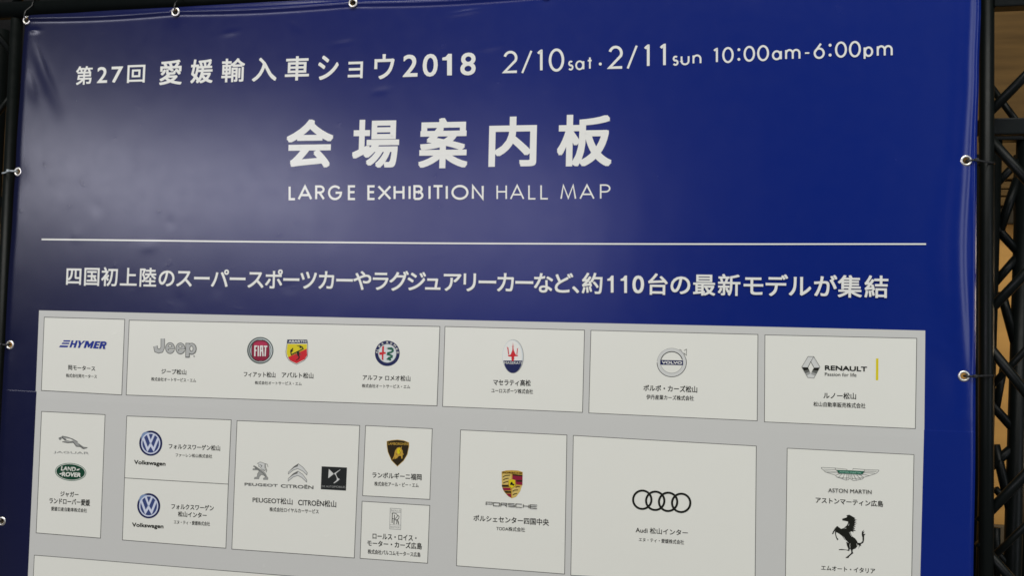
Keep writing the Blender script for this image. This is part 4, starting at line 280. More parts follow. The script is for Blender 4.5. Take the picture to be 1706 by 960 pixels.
["emblem","@","round navy badge with red cross and green serpent",[["P","navy",[[-80.92,879.77],[-81.11,875.91],[-81.91,872.13],[-83.29,868.51],[-85.23,865.15],[-87.67,862.13],[-90.56,859.52],[-93.83,857.4],[-97.39,855.8],[-101.17,854.77],[-105.06,854.34],[-108.97,854.51],[-112.81,855.29],[-116.48,856.66],[-119.89,858.57],[-122.96,861.0],[-125.6,863.87],[-127.76,867.11],[-129.38,870.65],[-130.42,874.4],[-130.85,878.27],[-130.66,882.15],[-129.86,885.96],[-128.47,889.59],[-126.52,892.97],[-124.05,896.0],[-121.14,898.61],[-117.85,900.73],[-114.27,902.32],[-110.48,903.33],[-106.58,903.74],[-102.66,903.55],[-98.83,902.74],[-95.17,901.36],[-91.77,899.43],[-88.73,897.0],[-86.1,894.13],[-83.97,890.88],[-82.37,887.35],[-81.34,883.62]]],["P","mgrey",[[-87.26,879.58],[-87.4,876.73],[-88.0,873.93],[-89.03,871.26],[-90.48,868.78],[-92.3,866.55],[-94.45,864.63],[-96.89,863.06],[-99.55,861.88],[-102.36,861.12],[-105.26,860.8],[-108.17,860.93],[-111.03,861.51],[-113.76,862.52],[-116.3,863.93],[-118.58,865.72],[-120.55,867.84],[-122.15,870.23],[-123.36,872.84],[-124.13,875.61],[-124.45,878.46],[-124.31,881.32],[-123.71,884.13],[-122.67,886.81],[-121.22,889.3],[-119.39,891.54],[-117.22,893.46],[-114.77,895.03],[-112.1,896.2],[-109.28,896.95],[-106.38,897.26],[-103.46,897.12],[-100.61,896.53],[-97.88,895.51],[-95.35,894.09],[-93.08,892.29],[-91.13,890.18],[-89.53,887.78],[-88.34,885.18],[-87.58,882.42]]],["P","chrome",[[-87.98,879.56],[-88.12,876.81],[-88.69,874.11],[-89.68,871.53],[-91.07,869.13],[-92.82,866.98],[-94.89,865.12],[-97.23,863.61],[-99.79,862.47],[-102.49,861.74],[-105.28,861.43],[-108.08,861.56],[-110.82,862.12],[-113.45,863.09],[-115.89,864.46],[-118.08,866.18],[-119.97,868.23],[-121.52,870.54],[-122.67,873.06],[-123.42,875.73],[-123.72,878.48],[-123.59,881.25],[-123.02,883.96],[-122.02,886.55],[-120.62,888.95],[-118.86,891.11],[-116.78,892.96],[-114.43,894.48],[-111.86,895.61],[-109.15,896.33],[-106.36,896.63],[-103.56,896.49],[-100.81,895.93],[-98.19,894.94],[-95.76,893.57],[-93.58,891.84],[-91.7,889.79],[-90.17,887.48],[-89.02,884.96],[-88.29,882.3]]],["P","red",[[-116.62,891.93],[-112.72,893.62],[-112.67,881.33],[-109.05,881.44],[-108.93,877.67],[-113.21,877.54],[-113.28,864.95],[-116.5,866.74],[-116.78,875.86],[-121.92,875.7],[-122.08,880.74],[-116.61,880.9]]],["S","green",3.86,0,[[-105.32,888.35],[-99.42,888.96],[-95.3,887.2],[-94.68,884.07],[-97.88,881.46],[-104.39,879.69],[-104.97,877.16],[-99.68,875.94],[-96.34,874.28],[-96.6,871.89],[-102.13,870.33],[-104.04,868.26],[-99.74,867.26],[-99.02,865.09]]],["P","green",[[-106.33,889.39],[-97.52,891.22],[-93.51,888.82],[-97.35,885.56],[-105.28,887.09]]],["P","red",[[-106.32,888.76],[-109.94,888.97],[-106.29,887.82]]],["T","paper","A",[[-125.27,878.61],[-124.97,882.26],[-129.05,882.56],[-129.35,878.91]],0.03,0],["T","paper","L",[[-124.05,883.31],[-122.76,886.75],[-126.62,888.06],[-127.91,884.62]],0.03,0],["T","paper","F",[[-121.33,889.75],[-118.79,892.48],[-121.84,895.08],[-124.38,892.35]],0.03,0],["T","paper","A",[[-116.87,895.03],[-113.49,896.75],[-115.41,900.2],[-118.79,898.48]],0.03,0],["T","paper","R",[[-107.9,898.14],[-104.08,898.17],[-104.12,902.07],[-107.93,902.04]],0.03,0],["T","paper","O",[[-100.89,897.53],[-97.3,896.29],[-95.93,899.96],[-99.51,901.2]],0.03,0],["T","paper","M",[[-94.17,894.63],[-90.68,891.59],[-87.95,894.47],[-91.43,897.51]],0.03,0],["T","paper","E",[[-89.59,888.83],[-87.9,885.57],[-84.27,887.31],[-85.96,890.57]],0.03,0],["T","paper","O",[[-86.88,883.11],[-86.42,879.5],[-82.4,879.98],[-82.85,883.59]],0.03,0]]],
["dealer_name","@",None,[["T","ink","アルファ ロメオ松山",[[-153.92,825.67],[-57.92,826.57],[-58.24,837.62],[-154.26,836.14]],0.022,0]]],
["company_name","@",None,[["T","ink","株式会社オートサービス・エム",[[-155.16,810.96],[-58.1,812.51],[-58.32,819.88],[-155.4,818.4]],0.018,0]]],
["exhibitor_panel","banner","white panel with an oval badge carrying a red trident",[["Q","paper",[[7.08,781.04],[274.32,781.13],[274.96,933.64],[7.48,933.89]]],["S","line",1.05,1,[[7.48,933.89],[274.96,933.64],[274.32,781.13],[7.08,781.04]]]]],
["emblem","@",None,[["P","mgrey",[[161.71,881.27],[161.58,876.28],[160.94,871.4],[159.82,866.74],[158.25,862.43],[156.25,858.56],[153.89,855.23],[151.22,852.53],[148.3,850.52],[145.2,849.24],[142.01,848.74],[138.79,849.02],[135.64,850.08],[132.62,851.9],[129.8,854.42],[127.27,857.59],[125.09,861.34],[123.29,865.56],[121.95,870.15],[121.07,875.01],[120.7,880.01],[120.83,885.02],[121.47,889.93],[122.59,894.61],[124.17,898.94],[126.18,902.82],[128.56,906.15],[131.25,908.86],[134.18,910.86],[137.29,912.12],[140.49,912.6],[143.71,912.29],[146.87,911.21],[149.88,909.37],[152.69,906.83],[155.2,903.64],[157.38,899.9],[159.15,895.68],[160.48,891.09],[161.35,886.25]]],["P","chrome",[[160.29,881.39],[160.16,876.53],[159.55,871.77],[158.47,867.24],[156.96,863.03],[155.04,859.26],[152.76,856.02],[150.19,853.39],[147.38,851.43],[144.39,850.19],[141.32,849.7],[138.22,849.98],[135.18,851.01],[132.27,852.78],[129.56,855.24],[127.12,858.34],[125.01,861.98],[123.28,866.1],[121.98,870.57],[121.14,875.31],[120.78,880.17],[120.9,885.06],[121.51,889.84],[122.6,894.4],[124.12,898.62],[126.05,902.4],[128.34,905.64],[130.93,908.28],[133.76,910.23],[136.75,911.45],[139.84,911.92],[142.94,911.62],[145.98,910.56],[148.89,908.77],[151.59,906.3],[154.01,903.19],[156.11,899.54],[157.82,895.43],[159.11,890.96],[159.94,886.24]]],["P","white",[[157.96,881.32],[157.84,876.66],[157.28,872.11],[156.29,867.76],[154.89,863.74],[153.12,860.13],[151.02,857.03],[148.64,854.51],[146.05,852.64],[143.29,851.45],[140.45,850.99],[137.59,851.26],[134.78,852.25],[132.08,853.95],[129.58,856.31],[127.32,859.27],[125.37,862.77],[123.78,866.71],[122.57,871.0],[121.79,875.53],[121.45,880.19],[121.56,884.87],[122.12,889.45],[123.12,893.81],[124.52,897.85],[126.31,901.47],[128.42,904.58],[130.81,907.1],[133.42,908.96],[136.18,910.13],[139.03,910.58],[141.9,910.29],[144.71,909.28],[147.4,907.56],[149.89,905.18],[152.14,902.21],[154.08,898.71],[155.66,894.77],[156.85,890.49],[157.63,885.97]]],["P","navy",[[159.29,873.39],[158.74,870.13],[157.97,866.99],[156.99,864.02],[155.83,861.25],[154.48,858.71],[152.97,856.43],[151.31,854.44],[149.53,852.76],[147.64,851.42],[145.67,850.43],[143.64,849.8],[141.57,849.55],[139.5,849.66],[137.44,850.15],[135.42,851.01],[133.46,852.22],[131.59,853.77],[129.84,855.65],[128.21,857.83],[126.74,860.28],[125.43,862.99],[124.31,865.9],[123.39,868.99],[122.67,872.23]]],["P","red",[[140.38,906.99],[141.38,900.01],[143.06,899.64],[141.24,898.77],[142.4,892.21],[146.36,884.09],[150.56,883.4],[150.19,881.33],[143.93,880.72],[143.17,877.41],[144.03,876.61],[143.89,875.37],[142.81,874.93],[142.88,872.05],[138.69,871.91],[138.63,874.79],[137.77,875.59],[138.57,877.1],[138.09,879.72],[132.2,880.36],[131.3,882.81],[136.32,883.78],[139.47,892.12],[139.73,898.72],[138.04,899.5],[139.87,900.21]]],["P","red",[[128.57,898.81],[131.81,896.84],[133.78,884.53],[131.96,883.65],[130.0,895.14]]],["P","red",[[152.3,898.26],[150.25,896.56],[149.27,885.0],[147.61,884.54],[148.6,895.68]]],["T","paper","MASERATI",[[124.58,865.69],[158.3,866.54],[158.19,871.3],[124.46,870.39]],0,0]]],
["dealer_name","@",None,[["T","ink","マセラティ高松",[[104.62,824.74],[176.23,825.82],[175.96,837.71],[104.33,836.73]],0.022,0]]],
["company_name","@",None,[["T","ink","ユーロスポーツ株式会社",[[101.16,810.59],[180.88,811.41],[180.67,820.6],[100.94,819.4]],0.018,0]]],
["exhibitor_panel","banner","white panel with a silver ring badge crossed by a navy bar",[["Q","paper",[[285.99,780.63],[586.5,779.37],[586.05,933.77],[286.89,933.61]]],["S","line",1.0,1,[[286.89,933.61],[586.05,933.77],[586.5,779.37],[285.99,780.63]]]]],
["emblem","@",None,[["P","silver",[[461.37,879.54],[461.11,875.45],[460.21,871.43],[458.69,867.59],[456.59,864.03],[453.97,860.82],[450.88,858.05],[447.4,855.78],[443.61,854.08],[439.61,852.98],[435.5,852.52],[431.38,852.7],[427.34,853.51],[423.49,854.95],[419.92,856.98],[416.72,859.54],[413.98,862.58],[411.75,866.02],[410.1,869.77],[409.07,873.75],[408.67,877.85],[408.93,881.97],[409.84,886.01],[411.37,889.87],[413.49,893.46],[416.14,896.67],[419.25,899.45],[422.76,901.7],[426.56,903.39],[430.58,904.47],[434.7,904.92],[438.83,904.71],[442.86,903.87],[446.7,902.41],[450.25,900.37],[453.42,897.79],[456.14,894.75],[458.34,891.32],[459.97,887.58],[460.99,883.62]]],["P","paper",[[455.31,879.57],[455.11,876.51],[454.41,873.52],[453.23,870.66],[451.6,868.0],[449.57,865.61],[447.17,863.55],[444.47,861.86],[441.54,860.59],[438.44,859.77],[435.25,859.42],[432.06,859.55],[428.93,860.16],[425.95,861.23],[423.19,862.73],[420.72,864.64],[418.6,866.9],[416.88,869.46],[415.6,872.25],[414.8,875.21],[414.5,878.26],[414.7,881.32],[415.41,884.33],[416.59,887.2],[418.23,889.87],[420.28,892.27],[422.7,894.33],[425.41,896.02],[428.36,897.28],[431.47,898.09],[434.66,898.43],[437.85,898.28],[440.98,897.66],[443.95,896.58],[446.7,895.06],[449.16,893.15],[451.26,890.89],[452.97,888.33],[454.23,885.55],[455.02,882.6]]],["S","mgrey",0.58,0,[[408.88,880.13],[409.02,881.54],[409.24,882.93],[409.53,884.32],[409.89,885.68],[410.33,887.03],[410.84,888.35],[411.42,889.64],[412.07,890.9],[412.78,892.13],[413.57,893.32],[414.41,894.46],[415.31,895.56],[416.27,896.61],[417.29,897.61],[418.36,898.55],[419.47,899.43],[420.63,900.25],[421.83,901.02],[423.08,901.71],[424.35,902.34],[425.66,902.9],[426.99,903.39],[428.35,903.81],[429.72,904.15],[431.11,904.42],[432.52,904.62],[433.92,904.74],[435.34,904.78],[436.75,904.75],[438.15,904.65],[439.55,904.46],[440.93,904.21],[442.3,903.88],[443.64,903.48],[444.96,903.0],[446.25,902.46],[447.51,901.84],[448.73,901.16],[449.91,900.42],[451.05,899.61],[452.14,898.74],[453.18,897.82],[454.17,896.84],[455.1,895.8],[455.98,894.72],[456.8,893.59],[457.55,892.42]]],["S","ink",1.01,0,[[459.84,887.53],[460.39,885.71],[460.8,883.85],[461.08,881.96],[461.22,880.06],[461.21,878.15],[461.07,876.24],[460.78,874.35],[460.36,872.48],[459.8,870.64],[459.11,868.85],[458.29,867.11],[457.34,865.43],[456.27,863.82],[455.09,862.29],[453.8,860.85],[452.41,859.51],[450.93,858.27],[449.36,857.14],[447.71,856.13],[446.0,855.23],[444.22,854.47],[442.4,853.83],[440.53,853.33],[438.64,852.96],[436.73,852.73],[434.8,852.65],[432.88,852.7],[430.96,852.9],[429.07,853.23],[427.21,853.7],[425.4,854.31],[423.63,855.05],[421.93,855.92],[420.29,856.91],[418.74,858.02],[417.27,859.24],[415.9,860.57],[414.63,861.99],[413.48,863.51],[412.44,865.11],[411.52,866.78],[410.73,868.52],[410.07,870.32],[409.55,872.16],[409.16,874.03],[408.92,875.94],[408.82,877.85]]],["S","ink",1.45,0,[[415.3,881.0],[415.47,882.13],[415.72,883.25],[416.03,884.36],[416.4,885.44],[416.83,886.5],[417.33,887.54],[417.89,888.55],[418.51,889.52],[419.18,890.46],[419.9,891.36],[420.68,892.22],[421.51,893.03],[422.38,893.79],[423.29,894.5],[424.24,895.16],[425.23,895.77],[426.25,896.31],[427.31,896.8],[428.38,897.23],[429.48,897.59],[430.6,897.89],[431.73,898.12],[432.88,898.29],[434.03,898.4],[435.18,898.44],[436.33,898.41],[437.48,898.31],[438.61,898.15],[439.74,897.93],[440.85,897.63],[441.94,897.28],[443.0,896.86],[444.04,896.39],[445.04,895.85],[446.01,895.25],[446.95,894.61],[447.84,893.9],[448.69,893.15],[449.49,892.35],[450.24,891.5],[450.94,890.61],[451.59,889.68],[452.17,888.72],[452.7,887.72],[453.17,886.69],[453.58,885.64],[453.93,884.56]]],["S","mgrey",0.72,0,[[453.93,884.56],[454.28,883.14],[454.52,881.7],[454.65,880.24],[454.67,878.77],[454.58,877.31],[454.37,875.85],[454.06,874.41],[453.63,873.0],[453.11,871.61],[452.48,870.28],[451.74,868.99],[450.92,867.75],[450.0,866.58],[449.0,865.48],[447.92,864.45],[446.76,863.51],[445.54,862.65],[444.26,861.89],[442.92,861.22],[441.54,860.65],[440.12,860.19],[438.67,859.83],[437.2,859.58],[435.72,859.44],[434.23,859.41],[432.74,859.49],[431.27,859.68],[429.82,859.98],[428.39,860.39],[427.01,860.9],[425.66,861.52],[424.37,862.23],[423.14,863.04],[421.98,863.94],[420.89,864.93],[419.88,865.99],[418.95,867.13],[418.12,868.34],[417.38,869.61],[416.74,870.93],[416.21,872.3],[415.78,873.7],[415.46,875.13],[415.25,876.59],[415.15,878.06],[415.17,879.53],[415.3,881.0]]],["Q","navy",[[414.57,874.02],[455.39,874.48],[455.26,883.05],[414.43,882.78]]],["T","white","VOLVO",[[417.42,875.8],[453.44,876.24],[453.37,881.1],[417.34,880.9]],0.05,0],["S","dgrey",0.79,0,[[456.78,901.2],[461.16,903.87],[461.04,892.6],[457.21,896.12],[456.89,893.57],[459.98,887.12]]],["S","dgrey",0.79,0,[[448.54,903.35],[452.86,900.72]]],["S","mgrey",0.65,0,[[451.45,899.58],[457.22,895.61]]]]],
["dealer_name","@",None,[["T","ink","ボルボ・カーズ松山",[[385.06,825.02],[481.24,825.22],[481.07,837.56],[384.86,836.63]],0.022,0]]],
["company_name","@",None,[["T","ink","伊丹産業カーズ株式会社",[[390.62,809.91],[475.5,810.48],[475.37,819.68],[390.47,818.88]],0.018,0]]],
["exhibitor_panel","banner","white panel with a silver lozenge badge and an upright yellow bar",[["Q","paper",[[599.01,778.12],[850.14,777.73],[851.65,934.06],[598.19,933.34]]],["S","line",0.95,1,[[598.19,933.34],[851.65,934.06],[850.14,777.73],[599.01,778.12]]]]],
["emblem","@",None,[["P","silver",[[661.54,878.0],[671.94,897.04],[681.49,897.33],[692.33,879.02],[682.25,859.11],[671.99,859.68]]],["P","ink",[[661.54,877.72],[671.83,877.78],[674.28,874.04],[664.91,871.85]]],["P","dgrey",[[664.91,871.85],[674.28,874.04],[676.09,870.74],[667.72,867.09]]],["P","mgrey",[[667.72,867.09],[676.09,870.74],[677.01,867.32],[670.17,863.07]]],["P","ink",[[692.34,878.18],[682.55,877.49],[680.0,873.3],[689.45,872.5]]],["P","dgrey",[[689.45,872.5],[680.0,873.3],[678.42,869.7],[686.82,867.19]]],["P","mgrey",[[686.82,867.19],[678.42,869.7],[677.56,865.94],[684.89,863.4]]],["P","paper",[[676.66,887.84],[682.1,878.03],[676.84,866.85],[672.1,877.7]]],["S","dgrey",0.64,1,[[661.54,878.0],[671.94,897.04],[681.49,897.33],[692.33,879.02],[682.25,859.11],[671.99,859.68]]],["S","ink",0.91,0,[[671.93,877.32],[676.66,888.03],[682.1,877.47]]],["S","dgrey",0.64,0,[[676.66,888.03],[681.49,897.33]]],["T","ink","RENAULT",[[700.54,873.8],[770.69,873.77],[770.64,882.26],[700.48,882.36]],0.045,0],["T","ink","Passion for life",[[700.62,863.95],[753.08,863.93],[753.04,870.4],[700.58,869.71]],0,0]]],
["yellow_bar","@",None,[["Q","yellow",[[785.22,858.98],[789.31,859.13],[789.37,897.16],[785.28,897.03]]]]],
["dealer_name","@",None,[["T","ink","ルノー松山",[[698.52,823.56],[753.01,824.15],[752.94,835.68],[698.44,834.64]],0.022,0]]],
["company_name","@",None,[["T","ink","松山自動車販売株式会社",[[681.87,809.05],[768.69,808.87],[768.64,818.49],[681.8,817.5]],0.018,0]]],
["exhibitor_panel","banner","narrow white panel with a leaping cat above a green oval badge",[["Q","paper",[[-854.43,483.69],[-706.43,482.76],[-707.38,734.77],[-855.37,735.01]]],["S","line",1.2,1,[[-855.37,735.01],[-707.38,734.77],[-706.43,482.76],[-854.43,483.69]]]]],
["emblem","@","grey leaping cat above its wordmark",[["P","mgrey",[[-813.35,681.72],[-805.23,685.79],[-796.14,684.38],[-782.19,681.99],[-770.9,677.03],[-762.36,671.34],[-753.89,666.88],[-744.24,665.9],[-745.52,663.88],[-752.25,661.47],[-757.11,662.45],[-762.09,665.86],[-770.35,666.06],[-776.22,673.1],[-784.48,672.7],[-792.85,674.13],[-803.91,673.59],[-803.99,675.18],[-794.36,676.5],[-798.63,678.75],[-804.32,681.54],[-807.59,677.7],[-811.09,678.15]]],["S","dgrey",2.87,0,[[-805.13,683.95],[-795.8,677.66]]],["S","dgrey",1.83,0,[[-803.26,674.48],[-790.03,673.04],[-778.4,675.2],[-770.39,666.67],[-759.37,666.61],[-753.66,662.26]]],["S","dgrey",1.31,0,[[-804.56,686.19],[-792.0,684.58],[-779.39,681.27],[-768.11,676.19]]],["S","dgrey",1.57,0,[[-811.94,681.17],[-808.53,682.56],[-809.01,678.25]]],["S","dgrey",1.3,0,[[-765.09,670.96],[-753.74,663.84],[-744.89,665.13]]],["P","paper",[[-796.02,681.94],[-784.92,681.25],[-777.84,677.92],[-784.7,676.97],[-793.07,678.4]]],["T","mgrey","JAGUAR",[[-822.4,649.48],[-740.19,650.27],[-740.51,656.83],[-822.67,654.62]],0.01,0]]],
["emblem","@","green oval badge",[["P","green",[[-745.15,612.96],[-745.69,610.11],[-747.1,607.35],[-749.34,604.73],[-752.36,602.33],[-756.09,600.19],[-760.44,598.37],[-765.29,596.93],[-770.54,595.88],[-776.05,595.26],[-781.7,595.09],[-787.33,595.37],[-792.82,596.09],[-798.02,597.24],[-802.81,598.79],[-807.07,600.7],[-810.69,602.93],[-813.58,605.41],[-815.67,608.09],[-816.91,610.91],[-817.26,613.78],[-816.71,616.65],[-815.29,619.43],[-813.02,622.07],[-809.96,624.48],[-806.19,626.63],[-801.81,628.44],[-796.91,629.88],[-791.63,630.91],[-786.1,631.51],[-780.44,631.66],[-774.81,631.36],[-769.34,630.62],[-764.17,629.45],[-759.41,627.89],[-755.2,625.98],[-751.62,623.75],[-748.76,621.28],[-746.71,618.61],[-745.49,615.81]]],["P","paper",[[-746.65,612.98],[-747.17,610.32],[-748.52,607.74],[-750.66,605.3],[-753.56,603.05],[-757.13,601.06],[-761.29,599.37],[-765.94,598.02],[-770.97,597.04],[-776.25,596.47],[-781.65,596.31],[-787.05,596.57],[-792.31,597.25],[-797.29,598.32],[-801.88,599.77],[-805.96,601.56],[-809.43,603.63],[-812.2,605.95],[-814.21,608.46],[-815.39,611.08],[-815.73,613.76],[-815.21,616.44],[-813.85,619.04],[-811.68,621.49],[-808.75,623.75],[-805.15,625.75],[-800.95,627.44],[-796.26,628.78],[-791.2,629.74],[-785.9,630.3],[-780.49,630.44],[-775.09,630.16],[-769.85,629.46],[-764.89,628.37],[-760.33,626.92],[-756.29,625.13],[-752.86,623.05],[-750.12,620.74],[-748.15,618.25],[-746.98,615.64]]],["P","dkgreen",[[-748.02,612.99],[-748.51,610.51],[-749.8,608.09],[-751.86,605.81],[-754.64,603.71],[-758.07,601.84],[-762.06,600.26],[-766.53,599.0],[-771.36,598.09],[-776.43,597.55],[-781.62,597.41],[-786.8,597.65],[-791.85,598.29],[-796.63,599.3],[-801.04,600.65],[-804.96,602.32],[-808.29,604.27],[-810.95,606.44],[-812.88,608.78],[-814.02,611.24],[-814.35,613.75],[-813.85,616.25],[-812.55,618.68],[-810.46,620.98],[-807.66,623.09],[-804.19,624.96],[-800.16,626.54],[-795.67,627.79],[-790.81,628.69],[-785.72,629.21],[-780.52,629.34],[-775.34,629.08],[-770.31,628.43],[-765.55,627.41],[-761.17,626.04],[-757.29,624.37],[-753.99,622.42],[-751.36,620.26],[-749.46,617.93],[-748.34,615.49]]],["T","paper","LAND",[[-803.0,615.22],[-769.17,615.12],[-769.61,623.87],[-803.45,624.0]],0.045,0.18],["T","paper","ROVER",[[-800.32,603.39],[-756.95,604.11],[-757.38,612.85],[-800.8,612.65]],0.045,0.18],["P","paper",[[-766.66,619.89],[-759.19,621.51],[-762.45,618.05],[-767.63,617.15]]],["P","paper",[[-807.77,608.11],[-800.97,610.69],[-801.63,607.23],[-805.36,607.02]]]]],
["dealer_name","@",None,[["T","ink","ジャガー",[[-802.32,561.61],[-760.32,562.17],[-760.89,573.42],[-802.89,572.66]],0.022,0],["T","ink","ランドローバー愛媛",[[-827.15,545.79],[-733.28,546.2],[-733.94,559.6],[-827.79,558.1]],0.022,0]]],
["company_name","@",None,[["T","ink","愛媛日産自動車株式会社",[[-822.18,531.3],[-739.49,532.36],[-739.91,540.89],[-822.63,539.91]],0.018,0]]],
["exhibitor_panel","banner","white panel with a round dark blue badge, upper of two stacked ones",[["Q","paper",[[-657.22,608.24],[-428.34,608.64],[-427.01,736.45],[-657.69,734.21]]],["S","line",1.16,1,[[-657.69,734.21],[-427.01,736.45],[-428.34,608.64],[-657.22,608.24]]]]],
["emblem","@","round dark blue and silver badge",[["P","navy",[[-575.47,682.77],[-575.61,678.77],[-576.38,674.83],[-577.76,671.07],[-579.72,667.55],[-582.21,664.38],[-585.17,661.63],[-588.52,659.37],[-592.2,657.64],[-596.09,656.51],[-600.12,655.99],[-604.18,656.09],[-608.17,656.82],[-612.0,658.16],[-615.56,660.08],[-618.78,662.52],[-621.57,665.44],[-623.85,668.75],[-625.58,672.38],[-626.72,676.24],[-627.22,680.23],[-627.08,684.25],[-626.31,688.2],[-624.92,691.99],[-622.95,695.52],[-620.44,698.7],[-617.46,701.46],[-614.08,703.72],[-610.39,705.43],[-606.47,706.55],[-602.43,707.05],[-598.37,706.93],[-594.38,706.17],[-590.57,704.81],[-587.02,702.88],[-583.82,700.43],[-581.06,697.51],[-578.79,694.2],[-577.08,690.58],[-575.97,686.73]]],["P","steel",[[-599.62,698.43],[-598.38,696.7],[-597.41,694.84],[-596.74,692.9],[-596.39,690.92],[-596.37,688.96],[-596.68,687.06],[-597.31,685.28],[-598.25,683.64],[-599.46,682.2],[-600.93,680.99],[-602.62,680.04],[-604.48,679.37],[-606.47,679.0],[-608.54,678.93],[-610.64,679.18],[-612.72,679.73],[-614.73,680.57],[-616.61,681.68],[-618.33,683.04],[-619.83,684.6],[-621.09,686.34],[-622.06,688.2],[-622.73,690.15],[-623.08,692.13],[-623.1,694.09],[-622.79,696.0],[-622.16,697.79],[-621.22,699.43],[-620.0,700.87],[-618.52,702.08],[-616.83,703.03],[-614.97,703.7],[-612.97,704.07],[-610.9,704.13],[-608.79,703.87],[-606.71,703.32],[-604.71,702.47],[-602.83,701.35],[-601.12,700.0]]],["P","chromeblue",[[-579.94,682.36],[-580.06,678.98],[-580.69,675.66],[-581.83,672.48],[-583.44,669.51],[-585.5,666.83],[-587.94,664.51],[-590.71,662.6],[-593.75,661.15],[-596.97,660.2],[-600.29,659.76],[-603.65,659.86],[-606.94,660.48],[-610.1,661.62],[-613.05,663.24],[-615.7,665.31],[-618.01,667.77],[-619.9,670.57],[-621.33,673.64],[-622.27,676.89],[-622.69,680.26],[-622.58,683.65],[-621.94,686.99],[-620.8,690.19],[-619.17,693.16],[-617.1,695.85],[-614.64,698.17],[-611.86,700.08],[-608.81,701.52],[-605.58,702.46],[-602.24,702.89],[-598.89,702.78],[-595.59,702.14],[-592.44,700.99],[-589.51,699.36],[-586.86,697.28],[-584.58,694.81],[-582.7,692.02],[-581.28,688.96],[-580.36,685.71]]],["P","blueink",[[-582.66,682.22],[-582.75,679.23],[-583.3,676.29],[-584.29,673.47],[-585.7,670.84],[-587.5,668.47],[-589.63,666.42],[-592.04,664.73],[-594.69,663.45],[-597.5,662.6],[-600.4,662.22],[-603.33,662.31],[-606.21,662.86],[-608.97,663.87],[-611.54,665.31],[-613.85,667.14],[-615.86,669.33],[-617.51,671.81],[-618.76,674.53],[-619.58,677.41],[-619.95,680.4],[-619.86,683.4],[-619.31,686.35],[-618.31,689.18],[-616.89,691.82],[-615.09,694.2],[-612.95,696.25],[-610.52,697.94],[-607.86,699.22],[-605.04,700.05],[-602.13,700.42],[-599.2,700.33],[-596.33,699.76],[-593.58,698.74],[-591.01,697.29],[-588.71,695.45],[-586.71,693.26],[-585.07,690.78],[-583.83,688.07],[-583.02,685.2]]],["S","chromeblue",4.4,0,[[-608.49,699.18],[-601.36,683.39],[-594.55,699.83]]],["S","chromeblue",4.6,0,[[-618.11,690.93],[-607.82,668.38],[-601.38,679.13],[-594.21,669.06],[-585.39,691.93]]],["S","steel",1.0,0,[[-604.2,681.17],[-598.55,681.44]]]]],
["wordmark","@",None,[["T","ink","Volkswagen",[[-636.63,634.82],[-566.36,634.92],[-566.85,645.92],[-637.14,645.81]],0.038,0]]],
["dealer_name","@",None,[["T","ink","フォルクスワーゲン松山",[[-560.61,672.27],[-448.48,673.36],[-448.95,684.79],[-561.08,682.87]],0.022,0]]],
["company_name","@",None,[["T","ink","ファーレン松山株式会社",[[-545.05,657.02],[-465.05,657.94],[-465.38,665.81],[-545.37,664.36]],0.018,0]]],
["exhibitor_panel","banner","white panel with a round dark blue badge, lower of two stacked ones",[["Q","paper",[[-656.46,482.57],[-428.65,482.03],[-428.34,608.64],[-657.22,608.24]]],["S","line",1.16,1,[[-657.22,608.24],[-428.34,608.64],[-428.65,482.03],[-656.46,482.57]]]]],
